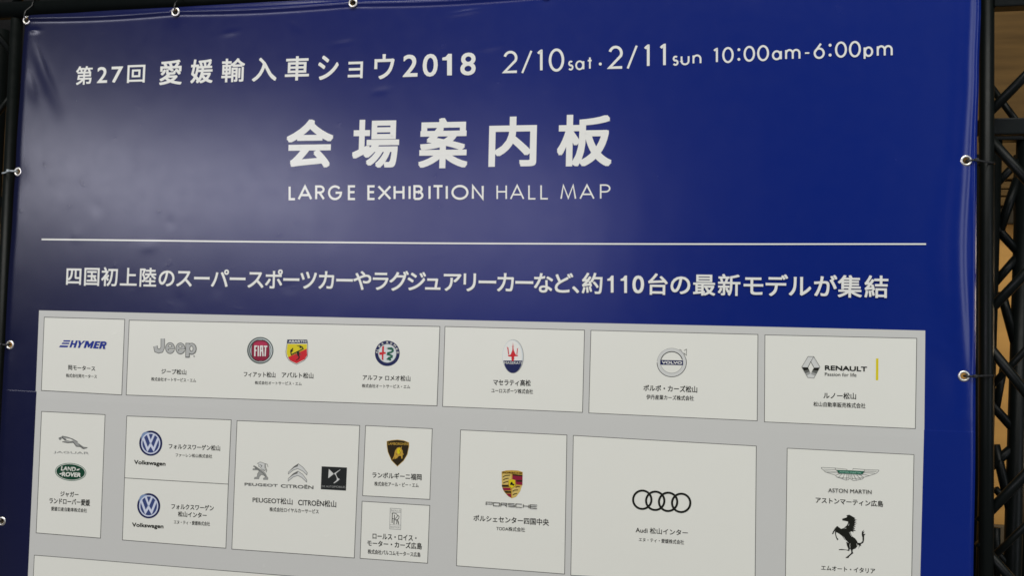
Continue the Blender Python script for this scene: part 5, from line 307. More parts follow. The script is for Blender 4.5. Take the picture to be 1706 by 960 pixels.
["emblem","@","round dark blue and silver badge",[["P","navy",[[-574.79,556.75],[-574.93,552.78],[-575.7,548.86],[-577.07,545.1],[-579.03,541.58],[-581.51,538.4],[-584.46,535.62],[-587.8,533.33],[-591.46,531.57],[-595.35,530.39],[-599.36,529.81],[-603.41,529.87],[-607.39,530.54],[-611.2,531.82],[-614.76,533.68],[-617.96,536.07],[-620.74,538.93],[-623.02,542.19],[-624.74,545.78],[-625.87,549.6],[-626.37,553.55],[-626.24,557.55],[-625.47,561.49],[-624.08,565.27],[-622.11,568.81],[-619.61,572.0],[-616.64,574.78],[-613.27,577.07],[-609.59,578.82],[-605.69,579.98],[-601.67,580.54],[-597.62,580.46],[-593.64,579.77],[-589.84,578.47],[-586.3,576.59],[-583.11,574.2],[-580.36,571.33],[-578.1,568.07],[-576.4,564.49],[-575.28,560.69]]],["P","steel",[[-598.87,572.01],[-597.62,570.3],[-596.66,568.46],[-595.99,566.54],[-595.65,564.58],[-595.63,562.64],[-595.93,560.75],[-596.56,558.96],[-597.49,557.33],[-598.71,555.88],[-600.17,554.66],[-601.85,553.69],[-603.71,553.0],[-605.69,552.6],[-607.76,552.51],[-609.85,552.73],[-611.92,553.25],[-613.92,554.06],[-615.8,555.14],[-617.51,556.46],[-619.01,558.0],[-620.26,559.71],[-621.23,561.54],[-621.9,563.47],[-622.25,565.43],[-622.27,567.39],[-621.96,569.28],[-621.33,571.07],[-620.39,572.71],[-619.18,574.16],[-617.71,575.38],[-616.02,576.35],[-614.16,577.04],[-612.17,577.43],[-610.1,577.52],[-608.01,577.29],[-605.93,576.77],[-603.94,575.95],[-602.06,574.87],[-600.36,573.54]]],["P","chromeblue",[[-579.25,556.29],[-579.36,552.93],[-579.99,549.62],[-581.13,546.44],[-582.74,543.48],[-584.79,540.79],[-587.22,538.45],[-589.98,536.52],[-593.01,535.04],[-596.22,534.04],[-599.53,533.57],[-602.88,533.62],[-606.16,534.19],[-609.31,535.28],[-612.25,536.85],[-614.9,538.87],[-617.19,541.29],[-619.07,544.05],[-620.5,547.08],[-621.44,550.3],[-621.85,553.64],[-621.74,557.02],[-621.11,560.34],[-619.97,563.53],[-618.35,566.51],[-616.29,569.21],[-613.84,571.55],[-611.06,573.48],[-608.02,574.95],[-604.8,575.93],[-601.48,576.4],[-598.13,576.33],[-594.85,575.74],[-591.7,574.64],[-588.78,573.06],[-586.15,571.03],[-583.87,568.61],[-582.0,565.85],[-580.58,562.83],[-579.66,559.62]]],["P","blueink",[[-581.95,556.12],[-582.05,553.14],[-582.6,550.21],[-583.59,547.4],[-584.99,544.77],[-586.78,542.39],[-588.9,540.32],[-591.31,538.61],[-593.95,537.3],[-596.75,536.43],[-599.64,536.01],[-602.56,536.05],[-605.43,536.57],[-608.18,537.53],[-610.74,538.93],[-613.05,540.72],[-615.05,542.87],[-616.7,545.31],[-617.94,548.0],[-618.76,550.85],[-619.13,553.81],[-619.03,556.8],[-618.48,559.75],[-617.49,562.57],[-616.08,565.21],[-614.28,567.59],[-612.15,569.66],[-609.72,571.37],[-607.08,572.68],[-604.27,573.54],[-601.37,573.95],[-598.45,573.89],[-595.58,573.37],[-592.84,572.39],[-590.28,570.99],[-587.98,569.19],[-585.99,567.04],[-584.36,564.6],[-583.12,561.92],[-582.31,559.07]]],["S","chromeblue",4.38,0,[[-607.7,572.63],[-600.6,557.04],[-593.81,573.47]]],["S","chromeblue",4.58,0,[[-617.3,564.31],[-607.04,542.03],[-600.62,552.8],[-593.47,542.89],[-584.68,565.73]]],["S","steel",0.99,0,[[-603.43,554.79],[-597.79,555.14]]]]],
["wordmark","@",None,[["T","ink","Volkswagen",[[-635.76,508.3],[-565.71,509.32],[-566.19,520.24],[-636.27,519.22]],0.038,0]]],
["dealer_name","@",None,[["T","ink","フォルクスワーゲン",[[-549.99,551.82],[-457.49,553.82],[-457.96,565.08],[-550.48,562.83]],0.022,0],["T","ink","松山インター",[[-534.81,537.58],[-472.22,538.39],[-472.68,549.3],[-535.29,548.67]],0.022,0]]],
["company_name","@",None,[["T","ink","エヌ・ティ・愛媛株式会社",[[-543.15,522.68],[-464.43,523.35],[-464.79,531.99],[-543.49,530.43]],0.018,0]]],
["exhibitor_panel","banner","tall white panel with a grey lion, twin chevrons and a black square badge",[["Q","paper",[[-415.85,481.17],[-160.24,482.59],[-157.31,737.45],[-414.41,735.45]]],["S","line",1.12,1,[[-414.41,735.45],[-157.31,737.45],[-160.24,482.59],[-415.85,481.17]]]]],
["emblem","@","grey standing lion above its wordmark",[["P","mgrey",[[-375.37,648.15],[-372.42,647.41],[-363.46,642.5],[-355.52,638.43],[-349.5,633.37],[-347.4,629.0],[-344.36,625.58],[-344.72,622.42],[-353.92,621.9],[-354.02,624.59],[-349.25,626.65],[-352.27,629.63],[-358.17,631.54],[-362.87,627.24],[-363.67,622.7],[-373.39,622.15],[-372.54,625.35],[-367.69,626.07],[-366.96,632.41],[-363.3,638.46],[-367.26,640.04],[-376.99,639.51],[-376.61,642.23],[-370.28,642.57],[-376.29,646.75]]],["S","dgrey",0.75,1,[[-375.37,648.15],[-372.42,647.41],[-363.46,642.5],[-355.52,638.43],[-349.5,633.37],[-347.4,629.0],[-344.36,625.58],[-344.72,622.42],[-353.92,621.9],[-354.02,624.59],[-349.25,626.65],[-352.27,629.63],[-358.17,631.54],[-362.87,627.24],[-363.67,622.7],[-373.39,622.15],[-372.54,625.35],[-367.69,626.07],[-366.96,632.41],[-363.3,638.46],[-367.26,640.04],[-376.99,639.51],[-376.61,642.23],[-370.28,642.57],[-376.29,646.75]]],["P","silver",[[-367.76,653.07],[-362.03,656.07],[-354.18,654.24],[-350.22,652.2],[-351.67,652.12],[-351.92,645.82],[-349.78,640.54],[-353.65,640.33],[-358.57,641.86],[-361.62,645.29],[-365.61,647.78],[-363.77,650.58]]],["S","dgrey",0.75,1,[[-367.76,653.07],[-362.03,656.07],[-354.18,654.24],[-350.22,652.2],[-351.67,652.12],[-351.92,645.82],[-349.78,640.54],[-353.65,640.33],[-358.57,641.86],[-361.62,645.29],[-365.61,647.78],[-363.77,650.58]]],["S","dgrey",1.21,0,[[-351.71,653.02],[-349.98,645.92],[-347.34,640.23],[-349.12,636.09]]],["S","dgrey",0.84,0,[[-352.21,653.44],[-346.83,652.38],[-344.97,646.91]]],["S","dgrey",1.12,0,[[-372.36,646.06],[-353.38,633.16],[-349.3,628.0]]],["S","dgrey",1.12,0,[[-361.82,650.68],[-357.87,649.09],[-359.69,645.85]]],["S","dgrey",0.75,0,[[-355.71,643.37],[-354.62,640.28],[-350.68,638.7]]],["P","dgrey",[[-370.83,644.35],[-368.3,641.78],[-372.22,642.47]]],["T","dgrey","PEUGEOT",[[-393.35,607.95],[-323.26,609.41],[-323.45,614.59],[-393.57,613.62]],0.035,0]]],
["emblem","@","grey twin chevrons above a wordmark",[["P","silver",[[-301.8,635.57],[-301.93,639.14],[-290.37,650.93],[-281.48,656.77],[-271.22,650.18],[-262.29,640.43],[-263.08,635.94],[-271.91,643.02],[-282.58,647.34],[-292.02,643.7]]],["S","dgrey",0.93,1,[[-301.8,635.57],[-301.93,639.14],[-290.37,650.93],[-281.48,656.77],[-271.22,650.18],[-262.29,640.43],[-263.08,635.94],[-271.91,643.02],[-282.58,647.34],[-292.02,643.7]]],["P","silver",[[-301.77,621.73],[-301.47,626.66],[-291.3,637.04],[-281.93,642.47],[-271.69,636.79],[-262.73,626.17],[-263.07,622.15],[-273.37,630.47],[-282.1,633.99],[-291.54,630.34]]],["S","dgrey",0.93,1,[[-301.77,621.73],[-301.47,626.66],[-291.3,637.04],[-281.93,642.47],[-271.69,636.79],[-262.73,626.17],[-263.07,622.15],[-273.37,630.47],[-282.1,633.99],[-291.54,630.34]]],["P","dgrey",[[-301.47,639.61],[-291.29,649.99],[-281.48,656.59],[-282.74,651.79],[-290.29,648.71]]],["P","dgrey",[[-301.01,627.13],[-291.3,637.04],[-281.92,642.29],[-282.72,637.97],[-290.74,634.84]]],["T","dgrey","CITROËN",[[-316.66,608.36],[-248.35,609.33],[-248.64,617.47],[-316.96,616.39]],0.035,0]]],
["emblem","@","black square badge with pale angular letters",[["Q","charcoal",[[-233.15,609.95],[-181.19,610.34],[-180.57,655.12],[-232.92,654.62]]],["P","silver",[[-217.85,650.24],[-207.27,641.36],[-218.44,632.23]]],["P","silver",[[-194.85,650.29],[-193.72,650.09],[-202.38,642.97],[-202.98,639.94],[-206.4,640.62],[-206.6,642.4]]],["P","silver",[[-204.42,640.72],[-202.65,640.56],[-200.74,636.41],[-198.16,633.23],[-194.8,631.96],[-197.53,628.95],[-205.94,622.96],[-207.24,623.75],[-200.86,629.43],[-200.49,633.1]]],["T","mgrey","DS AUTOMOBILES",[[-231.02,614.2],[-182.55,615.29],[-182.68,619.0],[-231.15,617.79]],0,0]]],
["dealer_name","@",None,[["T","ink","PEUGEOT松山",[[-375.18,575.27],[-290.83,575.78],[-291.3,588.83],[-375.64,587.02]],0.017,0],["T","ink","CITROËN松山",[[-279.14,575.1],[-200.23,576.76],[-200.68,590.14],[-279.64,589.07]],0.017,0]]],
["company_name","@",None,[["T","ink","株式会社ロイヤルカーサービス",[[-338.82,560.14],[-235.93,562.01],[-236.23,570.8],[-339.15,568.8]],0.018,0]]],
["exhibitor_panel","banner","small white panel with a black and gold bull shield",[["Q","paper",[[-147.1,602.84],[-12.77,603.86],[-11.83,737.99],[-145.23,738.0]]],["S","line",1.07,1,[[-145.23,738.0],[-11.83,737.99],[-12.77,603.86],[-147.1,602.84]]]]],
["emblem","@",None,[["P","gold",[[-101.77,710.12],[-91.66,712.55],[-80.41,714.03],[-67.63,713.21],[-57.04,709.79],[-56.46,702.66],[-59.35,686.78],[-66.46,674.25],[-78.86,662.5],[-91.22,673.66],[-98.86,689.06],[-101.24,700.44]]],["P","inkbrown",[[-100.73,709.35],[-91.08,711.68],[-80.34,713.1],[-68.13,712.31],[-58.02,709.02],[-57.46,702.18],[-60.22,686.93],[-67.01,674.91],[-78.85,663.63],[-90.66,674.35],[-97.95,689.13],[-100.23,700.05]]],["T","gold","LAMBORGHINI",[[-98.53,703.01],[-58.75,704.12],[-58.89,709.12],[-98.68,707.9]],0.015,0],["P","gold",[[-89.75,674.81],[-86.23,682.53],[-84.28,692.67],[-79.95,698.62],[-75.48,699.92],[-72.43,698.28],[-71.79,701.9],[-70.83,699.8],[-71.64,696.89],[-69.29,693.43],[-68.37,687.74],[-66.08,686.43],[-69.05,685.56],[-69.21,678.4],[-71.46,678.28],[-71.98,683.26],[-76.47,683.03],[-80.09,678.54],[-85.28,676.12],[-83.91,680.5],[-86.8,676.76]]],["P","yellow",[[-80.25,696.1],[-75.43,698.13],[-73.01,692.52],[-75.81,685.93],[-80.02,688.58]]],["S","inkbrown",0.66,0,[[-76.07,694.52],[-73.67,689.62],[-75.06,685.97]]],["S","inkbrown",0.59,0,[[-82.65,688.45],[-79.5,683.95]]]]],
["dealer_name","@",None,[["T","ink","ランボルギーニ福岡",[[-128.66,638.31],[-29.76,638.75],[-30.12,651.24],[-129.02,649.68]],0.022,0]]],
["company_name","@",None,[["T","ink","株式会社アール・ビー・エム",[[-123.93,623.06],[-35.42,625.0],[-35.67,633.52],[-124.2,631.55]],0.018,0]]],
["exhibitor_panel","banner","small white panel with an upright grey monogram badge",[["Q","paper",[[-148.32,482.78],[-13.72,483.69],[-12.45,592.44],[-147.73,592.11]]],["S","line",1.06,1,[[-147.73,592.11],[-12.45,592.44],[-13.72,483.69],[-148.32,482.78]]]]],
["emblem","@",None,[["S","mgrey",1.1,1,[[-90.61,582.32],[-68.94,582.44],[-68.6,543.19],[-90.53,543.06]]],["S","mgrey",0.77,0,[[-90.56,575.35],[-69.01,575.43]]],["S","mgrey",0.77,0,[[-90.38,551.05],[-68.69,551.62]]],["T","mgrey","ROLLS",[[-89.04,577.06],[-69.91,577.3],[-70.0,580.4],[-89.13,580.11]],0.02,0],["T","mgrey","ROYCE",[[-88.91,545.31],[-70.64,545.73],[-70.74,548.92],[-89.01,548.57]],0.02,0],["S","ink",1.43,0,[[-86.21,573.17],[-86.09,554.59]]],["S","ink",0.99,0,[[-87.34,573.31],[-80.2,573.6],[-76.94,572.04],[-75.84,568.9],[-77.97,565.02],[-81.29,563.09],[-85.78,562.8]]],["S","ink",1.32,0,[[-81.97,570.65],[-81.77,564.24]]],["S","ink",1.54,0,[[-82.08,561.54],[-82.32,552.54]]],["S","ink",0.99,0,[[-82.64,561.51],[-75.61,561.43],[-72.9,564.81],[-72.44,568.05],[-75.04,570.56]]],["S","ink",0.99,0,[[-78.7,561.5],[-76.63,558.15],[-76.52,554.53],[-78.5,554.72]]],["S","ink",1.32,0,[[-75.5,561.44],[-73.69,557.28],[-72.77,553.06]]]]],
["dealer_name","@",None,[["T","ink","ロールス・ロイス・",[[-124.36,521.74],[-36.52,523.72],[-36.84,534.79],[-124.72,532.92]],0.022,0],["T","ink","モーター・カーズ広島",[[-134.81,507.53],[-25.41,508.44],[-25.78,521.07],[-135.18,519.17]],0.022,0]]],
["company_name","@",None,[["T","ink","株式会社パルコムモータース広島",[[-133.23,492.44],[-27.84,494.04],[-28.1,503.06],[-133.53,501.67]],0.018,0]]],
["exhibitor_panel","banner","white panel with a gold, red and black quartered shield",[["Q","paper",[[42.76,483.16],[247.28,483.17],[246.19,738.11],[43.65,738.16]]],["S","line",1.04,1,[[43.65,738.16],[246.19,738.11],[247.28,483.17],[42.76,483.16]]]]],
["emblem","@",None,[["P","gold",[[124.75,664.02],[133.29,666.63],[144.7,667.63],[156.12,667.6],[164.9,665.3],[164.78,641.63],[160.81,629.34],[153.47,618.7],[145.47,615.25],[138.25,618.71],[130.43,626.62],[125.9,636.59]]],["P","palegold",[[126.28,659.91],[143.44,660.86],[143.7,649.71],[137.58,646.57],[137.72,640.81],[126.29,640.15]]],["P","palegold",[[145.48,634.94],[164.33,640.67],[160.78,630.26],[153.45,619.63],[145.92,616.39]]],["P","maroon",[[145.35,660.5],[164.84,659.72],[164.89,641.17],[152.93,641.68],[150.83,650.11],[145.58,650.74]]],["P","inkbrown",[[145.82,660.52],[164.65,659.71],[164.42,657.19],[146.36,657.86]]],["P","inkbrown",[[152.74,649.75],[164.48,650.42],[164.38,646.98],[154.23,646.87]]],["P","inkbrown",[[125.83,639.38],[138.69,640.12],[139.26,636.25],[126.4,635.5]]],["P","inkbrown",[[130.39,628.47],[143.91,628.81],[144.0,625.37],[133.53,624.75]]],["P","maroon",[[126.91,634.32],[141.68,634.72],[143.69,630.37],[129.04,629.14]]],["P","maroon",[[134.32,623.59],[144.02,624.17],[144.2,616.75],[138.43,619.47]]],["S","inkbrown",1.42,0,[[127.39,653.91],[131.61,656.94],[141.11,658.4]]],["S","inkbrown",1.41,0,[[127.99,648.82],[131.76,650.89],[138.39,652.66]]],["S","inkbrown",1.41,0,[[128.13,642.77],[131.9,644.85],[137.58,646.57]]],["S","inkbrown",1.41,0,[[146.58,628.5],[150.33,631.04],[156.95,631.89]]],["S","inkbrown",1.41,0,[[147.21,622.04],[150.49,624.09],[155.21,625.3]]],["S","inkbrown",1.41,0,[[152.1,636.25],[155.86,638.14],[160.61,637.67]]],["P","gold",[[138.08,649.58],[145.09,651.18],[151.59,649.88],[151.38,638.53],[144.76,633.41],[138.92,638.74]]],["P","yellow",[[138.96,648.97],[145.11,650.35],[150.85,649.18],[150.61,638.95],[144.73,634.34],[139.67,639.25]]],["P","ink",[[141.5,642.33],[143.14,645.49],[145.39,646.55],[146.71,643.37],[150.07,641.71],[148.44,638.64],[145.35,640.32],[142.03,639.85]]],["T","inkbrown","PORSCHE",[[126.54,661.04],[164.03,661.81],[163.96,664.97],[126.47,664.11]],0.03,0],["S","ink",1.04,0,[[96.61,600.35],[96.66,605.76],[108.47,605.93],[108.36,602.47],[97.04,602.24]]],["S","ink",1.13,1,[[110.87,605.7],[122.16,605.65],[122.3,599.89],[110.82,599.83]]],["S","ink",1.13,0,[[124.89,599.31],[125.03,605.64],[136.47,605.79],[136.35,602.81],[125.1,602.58]]],["S","ink",1.13,0,[[132.92,602.6],[136.81,599.49]]],["S","ink",1.13,0,[[150.92,606.03],[139.52,605.79],[139.58,603.01],[150.99,602.97],[150.87,600.18],[139.27,600.2]]],["S","ink",1.12,0,[[164.95,605.96],[153.39,605.9],[153.34,599.97],[165.09,599.96]]],["S","ink",1.12,0,[[167.6,606.03],[167.55,599.93]]],["S","ink",1.12,0,[[167.67,603.08],[178.25,602.99]]],["S","ink",1.12,0,[[178.37,605.96],[178.14,599.48]]],["S","ink",1.12,0,[[193.44,606.06],[180.73,605.92],[180.59,599.63],[193.39,599.6]]],["S","ink",1.12,0,[[180.71,602.78],[192.76,602.79]]]]],
["dealer_name","@",None,[["T","ink","ポルシェセンター四国中央",[[73.14,568.7],[216.42,569.0],[216.14,581.99],[72.84,580.34]],0.022,0]]],
["company_name","@",None,[["T","ink","TODA株式会社",[[117.31,553.97],[172.0,554.54],[171.8,563.17],[117.12,561.76]],0.018,0]]],
["exhibitor_panel","banner","large white panel with four interlocked black rings",[["Q","paper",[[258.74,481.86],[586.0,489.19],[585.44,734.56],[258.26,737.9]]],["S","line",1.0,1,[[258.26,737.9],[585.44,734.56],[586.0,489.19],[258.74,481.86]]]]],
["emblem","@",None,[["S","ink",4.01,1,[[402.66,628.53],[402.59,626.68],[402.31,624.84],[401.83,623.03],[401.16,621.28],[400.3,619.61],[399.26,618.03],[398.06,616.58],[396.72,615.26],[395.24,614.1],[393.65,613.1],[391.96,612.29],[390.21,611.67],[388.4,611.24],[386.57,611.03],[384.73,611.01],[382.91,611.21],[381.13,611.61],[379.42,612.22],[377.79,613.01],[376.27,613.99],[374.88,615.14],[373.63,616.44],[372.53,617.89],[371.61,619.46],[370.88,621.13],[370.33,622.88],[369.99,624.69],[369.86,626.54],[369.93,628.4],[370.21,630.24],[370.69,632.06],[371.36,633.81],[372.23,635.49],[373.27,637.07],[374.48,638.53],[375.83,639.85],[377.32,641.01],[378.91,642.0],[380.6,642.81],[382.37,643.43],[384.18,643.85],[386.01,644.06],[387.85,644.06],[389.67,643.86],[391.44,643.45],[393.15,642.84],[394.77,642.04],[396.29,641.06],[397.68,639.91],[398.92,638.6],[400.01,637.15],[400.92,635.59],[401.65,633.92],[402.19,632.17],[402.53,630.37]]],["S","ink",4.0,1,[[425.78,628.05],[425.71,626.2],[425.43,624.36],[424.96,622.56],[424.29,620.81],[423.43,619.15],[422.4,617.58],[421.21,616.13],[419.86,614.81],[418.39,613.65],[416.81,612.66],[415.14,611.85],[413.39,611.23],[411.59,610.81],[409.77,610.59],[407.94,610.58],[406.13,610.77],[404.36,611.17],[402.66,611.78],[401.04,612.57],[399.53,613.54],[398.14,614.69],[396.9,615.99],[395.81,617.43],[394.9,619.0],[394.17,620.66],[393.63,622.41],[393.29,624.22],[393.16,626.06],[393.23,627.91],[393.51,629.75],[393.99,631.56],[394.66,633.32],[395.52,634.99],[396.56,636.56],[397.76,638.02],[399.11,639.33],[400.59,640.49],[402.18,641.48],[403.86,642.29],[405.61,642.9],[407.41,643.32],[409.24,643.53],[411.06,643.54],[412.87,643.33],[414.64,642.93],[416.34,642.32],[417.95,641.52],[419.46,640.54],[420.84,639.39],[422.08,638.09],[423.15,636.65],[424.06,635.08],[424.79,633.42],[425.32,631.68],[425.65,629.88]]],["S","ink",3.98,1,[[448.67,627.56],[448.59,625.72],[448.32,623.89],[447.84,622.09],[447.17,620.35],[446.32,618.68],[445.29,617.12],[444.11,615.67],[442.77,614.36],[441.31,613.21],[439.73,612.22],[438.07,611.41],[436.33,610.79],[434.54,610.37],[432.73,610.15],[430.91,610.14],[429.11,610.33],[427.35,610.73],[425.66,611.33],[424.05,612.12],[422.55,613.1],[421.17,614.24],[419.93,615.54],[418.85,616.97],[417.94,618.53],[417.22,620.2],[416.68,621.94],[416.35,623.74],[416.22,625.57],[416.29,627.42],[416.57,629.26],[417.04,631.06],[417.72,632.81],[418.57,634.48],[419.61,636.05],[420.8,637.5],[422.14,638.81],[423.61,639.97],[425.19,640.96],[426.87,641.76],[428.61,642.38],[430.4,642.79],[432.22,643.0],[434.04,643.01],[435.83,642.8],[437.59,642.4],[439.28,641.79],[440.88,641.0],[442.38,640.02],[443.75,638.87],[444.98,637.57],[446.06,636.14],[446.96,634.58],[447.68,632.92],[448.21,631.18],[448.54,629.39]]],["S","ink",3.96,1,[[471.78,627.1],[471.7,625.26],[471.42,623.43],[470.95,621.64],[470.29,619.9],[469.44,618.24],[468.41,616.68],[467.23,615.24],[465.9,613.94],[464.45,612.78],[462.88,611.79],[461.22,610.99],[459.49,610.37],[457.71,609.95],[455.91,609.73],[454.1,609.72],[452.31,609.92],[450.57,610.31],[448.88,610.91],[447.28,611.7],[445.79,612.67],[444.42,613.81],[443.19,615.1],[442.11,616.54],[441.21,618.09],[440.49,619.75],[439.96,621.49],[439.63,623.28],[439.5,625.11],[439.57,626.96],[439.85,628.79],[440.33,630.59],[440.99,632.33],[441.85,634.0],[442.88,635.56],[444.07,637.01],[445.4,638.32],[446.86,639.47],[448.44,640.45],[450.1,641.26],[451.84,641.87],[453.62,642.29],[455.42,642.5],[457.23,642.5],[459.02,642.3],[460.77,641.89],[462.45,641.29],[464.04,640.5],[465.53,639.52],[466.9,638.38],[468.12,637.08],[469.18,635.65],[470.08,634.1],[470.8,632.44],[471.32,630.71],[471.65,628.92]]]]],
["dealer_name","@",None,[["T","ink","Audi 松山インター",[[375.35,567.18],[468.28,567.69],[468.12,578.59],[375.16,578.21]],0.017,0]]],
["company_name","@",None,[["T","ink","エヌ・ティ・愛媛株式会社",[[381.33,552.24],[461.73,551.83],[461.61,560.38],[381.21,559.15]],0.018,0]]],
["exhibitor_panel","banner","tall white panel with a winged badge above a black rearing horse",[["Q","paper",[[637.17,379.58],[843.71,383.37],[848.06,732.84],[638.34,733.38]]],["S","line",0.94,1,[[638.34,733.38],[848.06,732.84],[843.71,383.37],[637.17,379.58]]]]],
["emblem","@","thin outlined wings with a green centre",[["S","dgrey",0.76,0,[[748.23,701.3],[749.05,703.52],[767.62,702.79],[791.03,703.2],[791.04,701.48],[786.55,696.91],[766.88,689.33],[764.43,686.16],[754.55,683.44],[749.59,682.46],[746.27,684.27],[743.36,686.27],[741.31,683.55],[737.17,682.63],[728.02,685.41],[721.35,687.64],[720.08,690.19],[702.94,694.9],[696.19,701.08],[696.18,702.65],[718.74,702.74],[738.7,701.65],[738.88,700.36]]],["S","dgrey",0.6,0,[[699.56,699.52],[719.6,699.74]]],["S","dgrey",0.6,0,[[701.25,696.99],[721.29,696.35]]],["S","dgrey",0.6,0,[[703.78,694.69],[724.63,694.35]]],["S","dgrey",0.6,0,[[720.08,690.19],[727.13,693.62]]],["S","dgrey",0.6,0,[[724.68,686.96],[730.46,693.37]]],["S","dgrey",0.6,0,[[731.35,684.29],[734.62,692.73]]],["S","dgrey",0.59,0,[[738.0,682.93],[738.76,692.96]]],["S","dgrey",0.59,0,[[741.29,686.16],[741.25,693.1]]],["S","dgrey",0.6,0,[[718.74,702.74],[720.85,699.37],[725.88,693.81]]],["S","dgrey",0.59,0,[[787.35,700.84],[767.64,700.19]]],["S","dgrey",0.59,0,[[784.91,697.68],[766.01,697.51]]],["S","dgrey",0.59,0,[[775.91,692.86],[762.73,695.16]]],["S","dgrey",0.59,0,[[766.88,689.33],[758.6,694.5]]],["S","dgrey",0.59,0,[[761.13,685.98],[754.48,693.84]]],["S","dgrey",0.59,0,[[754.54,683.87],[749.52,693.56]]],["S","dgrey",0.59,0,[[747.92,684.8],[746.22,693.38]]],["S","dgrey",0.59,0,[[743.94,686.74],[743.9,693.25]]],["S","dgrey",0.59,0,[[767.21,702.77],[768.05,700.48],[763.14,694.32]]],["S","dgrey",0.6,0,[[721.35,687.64],[734.66,686.65],[741.29,687.03]]],["S","dgrey",0.59,0,[[746.26,686.44],[754.52,686.9],[765.23,689.06]]],["P","green",[[721.26,699.83],[746.17,700.32],[767.64,700.19],[763.14,694.32],[725.88,693.99]]],["T","mint","ASTON MARTIN",[[725.87,695.38],[761.73,695.28],[761.72,698.22],[725.85,698.34]],0.01,0],["T","ink","ASTON MARTIN",[[707.8,660.23],[779.37,661.36],[779.33,668.26],[707.75,667.19]],0,0]]],
["dealer_name","@",None,[["T","ink","アストンマーティン広島",[[687.09,639.85],[798.75,639.7],[798.7,650.64],[687.01,650.52]],0.022,0]]],
["emblem","@","black rearing horse",[["P","ink",[[731.61,615.35],[734.4,616.51],[738.11,617.72],[739.96,619.79],[738.09,621.13],[740.87,622.57],[743.19,623.11],[745.52,622.09],[748.79,620.35],[753.44,617.74],[751.59,616.65],[756.71,614.55],[752.07,614.54],[755.33,612.04],[751.62,611.79],[755.82,608.67],[751.64,608.88],[754.44,605.67],[751.2,605.94],[754.0,602.24],[750.29,602.97],[753.1,598.79],[749.39,599.03],[754.51,595.68],[749.41,595.34],[751.28,592.85],[746.63,594.47],[745.25,593.41],[746.2,590.08],[748.54,585.87],[753.2,582.79],[756.0,579.11],[757.87,575.37],[762.49,575.69],[765.25,578.78],[765.21,584.59],[763.79,590.3],[764.23,595.17],[767.9,598.81],[766.08,594.33],[768.84,595.97],[766.56,591.46],[770.25,591.71],[767.96,588.16],[768.0,580.91],[766.65,575.98],[762.51,573.27],[763.45,569.95],[761.14,570.76],[758.4,564.27],[759.75,570.66],[757.43,572.43],[756.98,569.5],[754.23,565.43],[749.61,563.16],[749.17,559.74],[750.58,556.94],[747.81,554.8],[744.13,551.15],[742.29,547.91],[737.19,547.54],[738.57,549.29],[742.26,552.47],[746.87,557.16],[746.85,560.55],[744.97,564.77],[743.61,559.83],[738.49,561.4],[726.4,560.54],[726.39,562.0],[731.04,562.81],[741.27,562.09],[742.19,563.61],[739.83,569.26],[738.58,574.99],[740.25,576.08],[735.58,579.64],[731.82,585.21],[727.13,588.78],[721.98,591.35],[721.54,587.43],[723.45,581.72],[725.8,579.45],[723.95,577.09],[721.58,581.59],[719.86,588.29],[719.82,593.15],[721.48,596.19],[717.79,590.1],[717.33,588.12],[714.82,586.97],[715.91,590.94],[719.6,598.01],[723.3,602.35],[726.12,600.39],[729.87,597.72],[734.51,599.49],[739.13,604.17],[741.43,609.18],[740.95,611.1],[735.36,611.9],[731.63,612.43]]],["S","paper",0.57,0,[[743.86,592.83],[745.27,589.04],[747.62,585.32]]],["S","paper",0.57,0,[[733.68,584.37],[737.44,578.8],[742.12,574.27]]],["S","paper",0.57,0,[[744.91,573.49],[744.47,569.58],[744.96,565.74]]],["S","paper",0.57,0,[[742.83,607.33],[741.93,603.87]]],["S","paper",0.57,0,[[735.45,599.07],[738.7,599.48]]],["S","paper",0.57,0,[[755.84,574.26],[756.24,570.41]]]]],
["dealer_name","@",None,[["T","ink","エムオート・イタリア",[[697.25,523.85],[786.32,524.19],[786.27,533.43],[697.19,532.36]],0.022,0]]],
["exhibitor_panel","banner","large white panel along the bottom of the map, mostly out of view",[["Q","paper",[[-856.1,107.8],[585.9,107.8],[585.9,437.8],[-856.1,437.8]]],["S","line",1.1,1,[[-856.1,437.8],[585.9,437.8],[585.9,107.8],[-856.1,107.8]]]]],
]

# ------------------------------------------------------------ black lattice frame
def shifted(a, d):
    return (a[0] - d[0], a[1] - d[1], a[2] - d[2])


def lattice(base, label, chords, braces, plates, group, cat="truss"):
    t = empty("lattice_truss", base, label, cat, group)
    for a, b, r in chords:
        bm = bmesh.new(); add_tube(bm, shifted(a, base), shifted(b, base), r, 20)
        link_mesh("chord", bm, M_STEEL, t, True)
    for a, b, r in braces:
        bm = bmesh.new(); add_tube(bm, shifted(a, base), shifted(b, base), r)
        link_mesh("brace", bm, M_STEEL, t, True)
    for c, s in plates:
        bm = bmesh.new(); add_box(bm, shifted(c, base), s, 0.003)
        link_mesh("cross_bar", bm, M_STEEL, t)
    return t


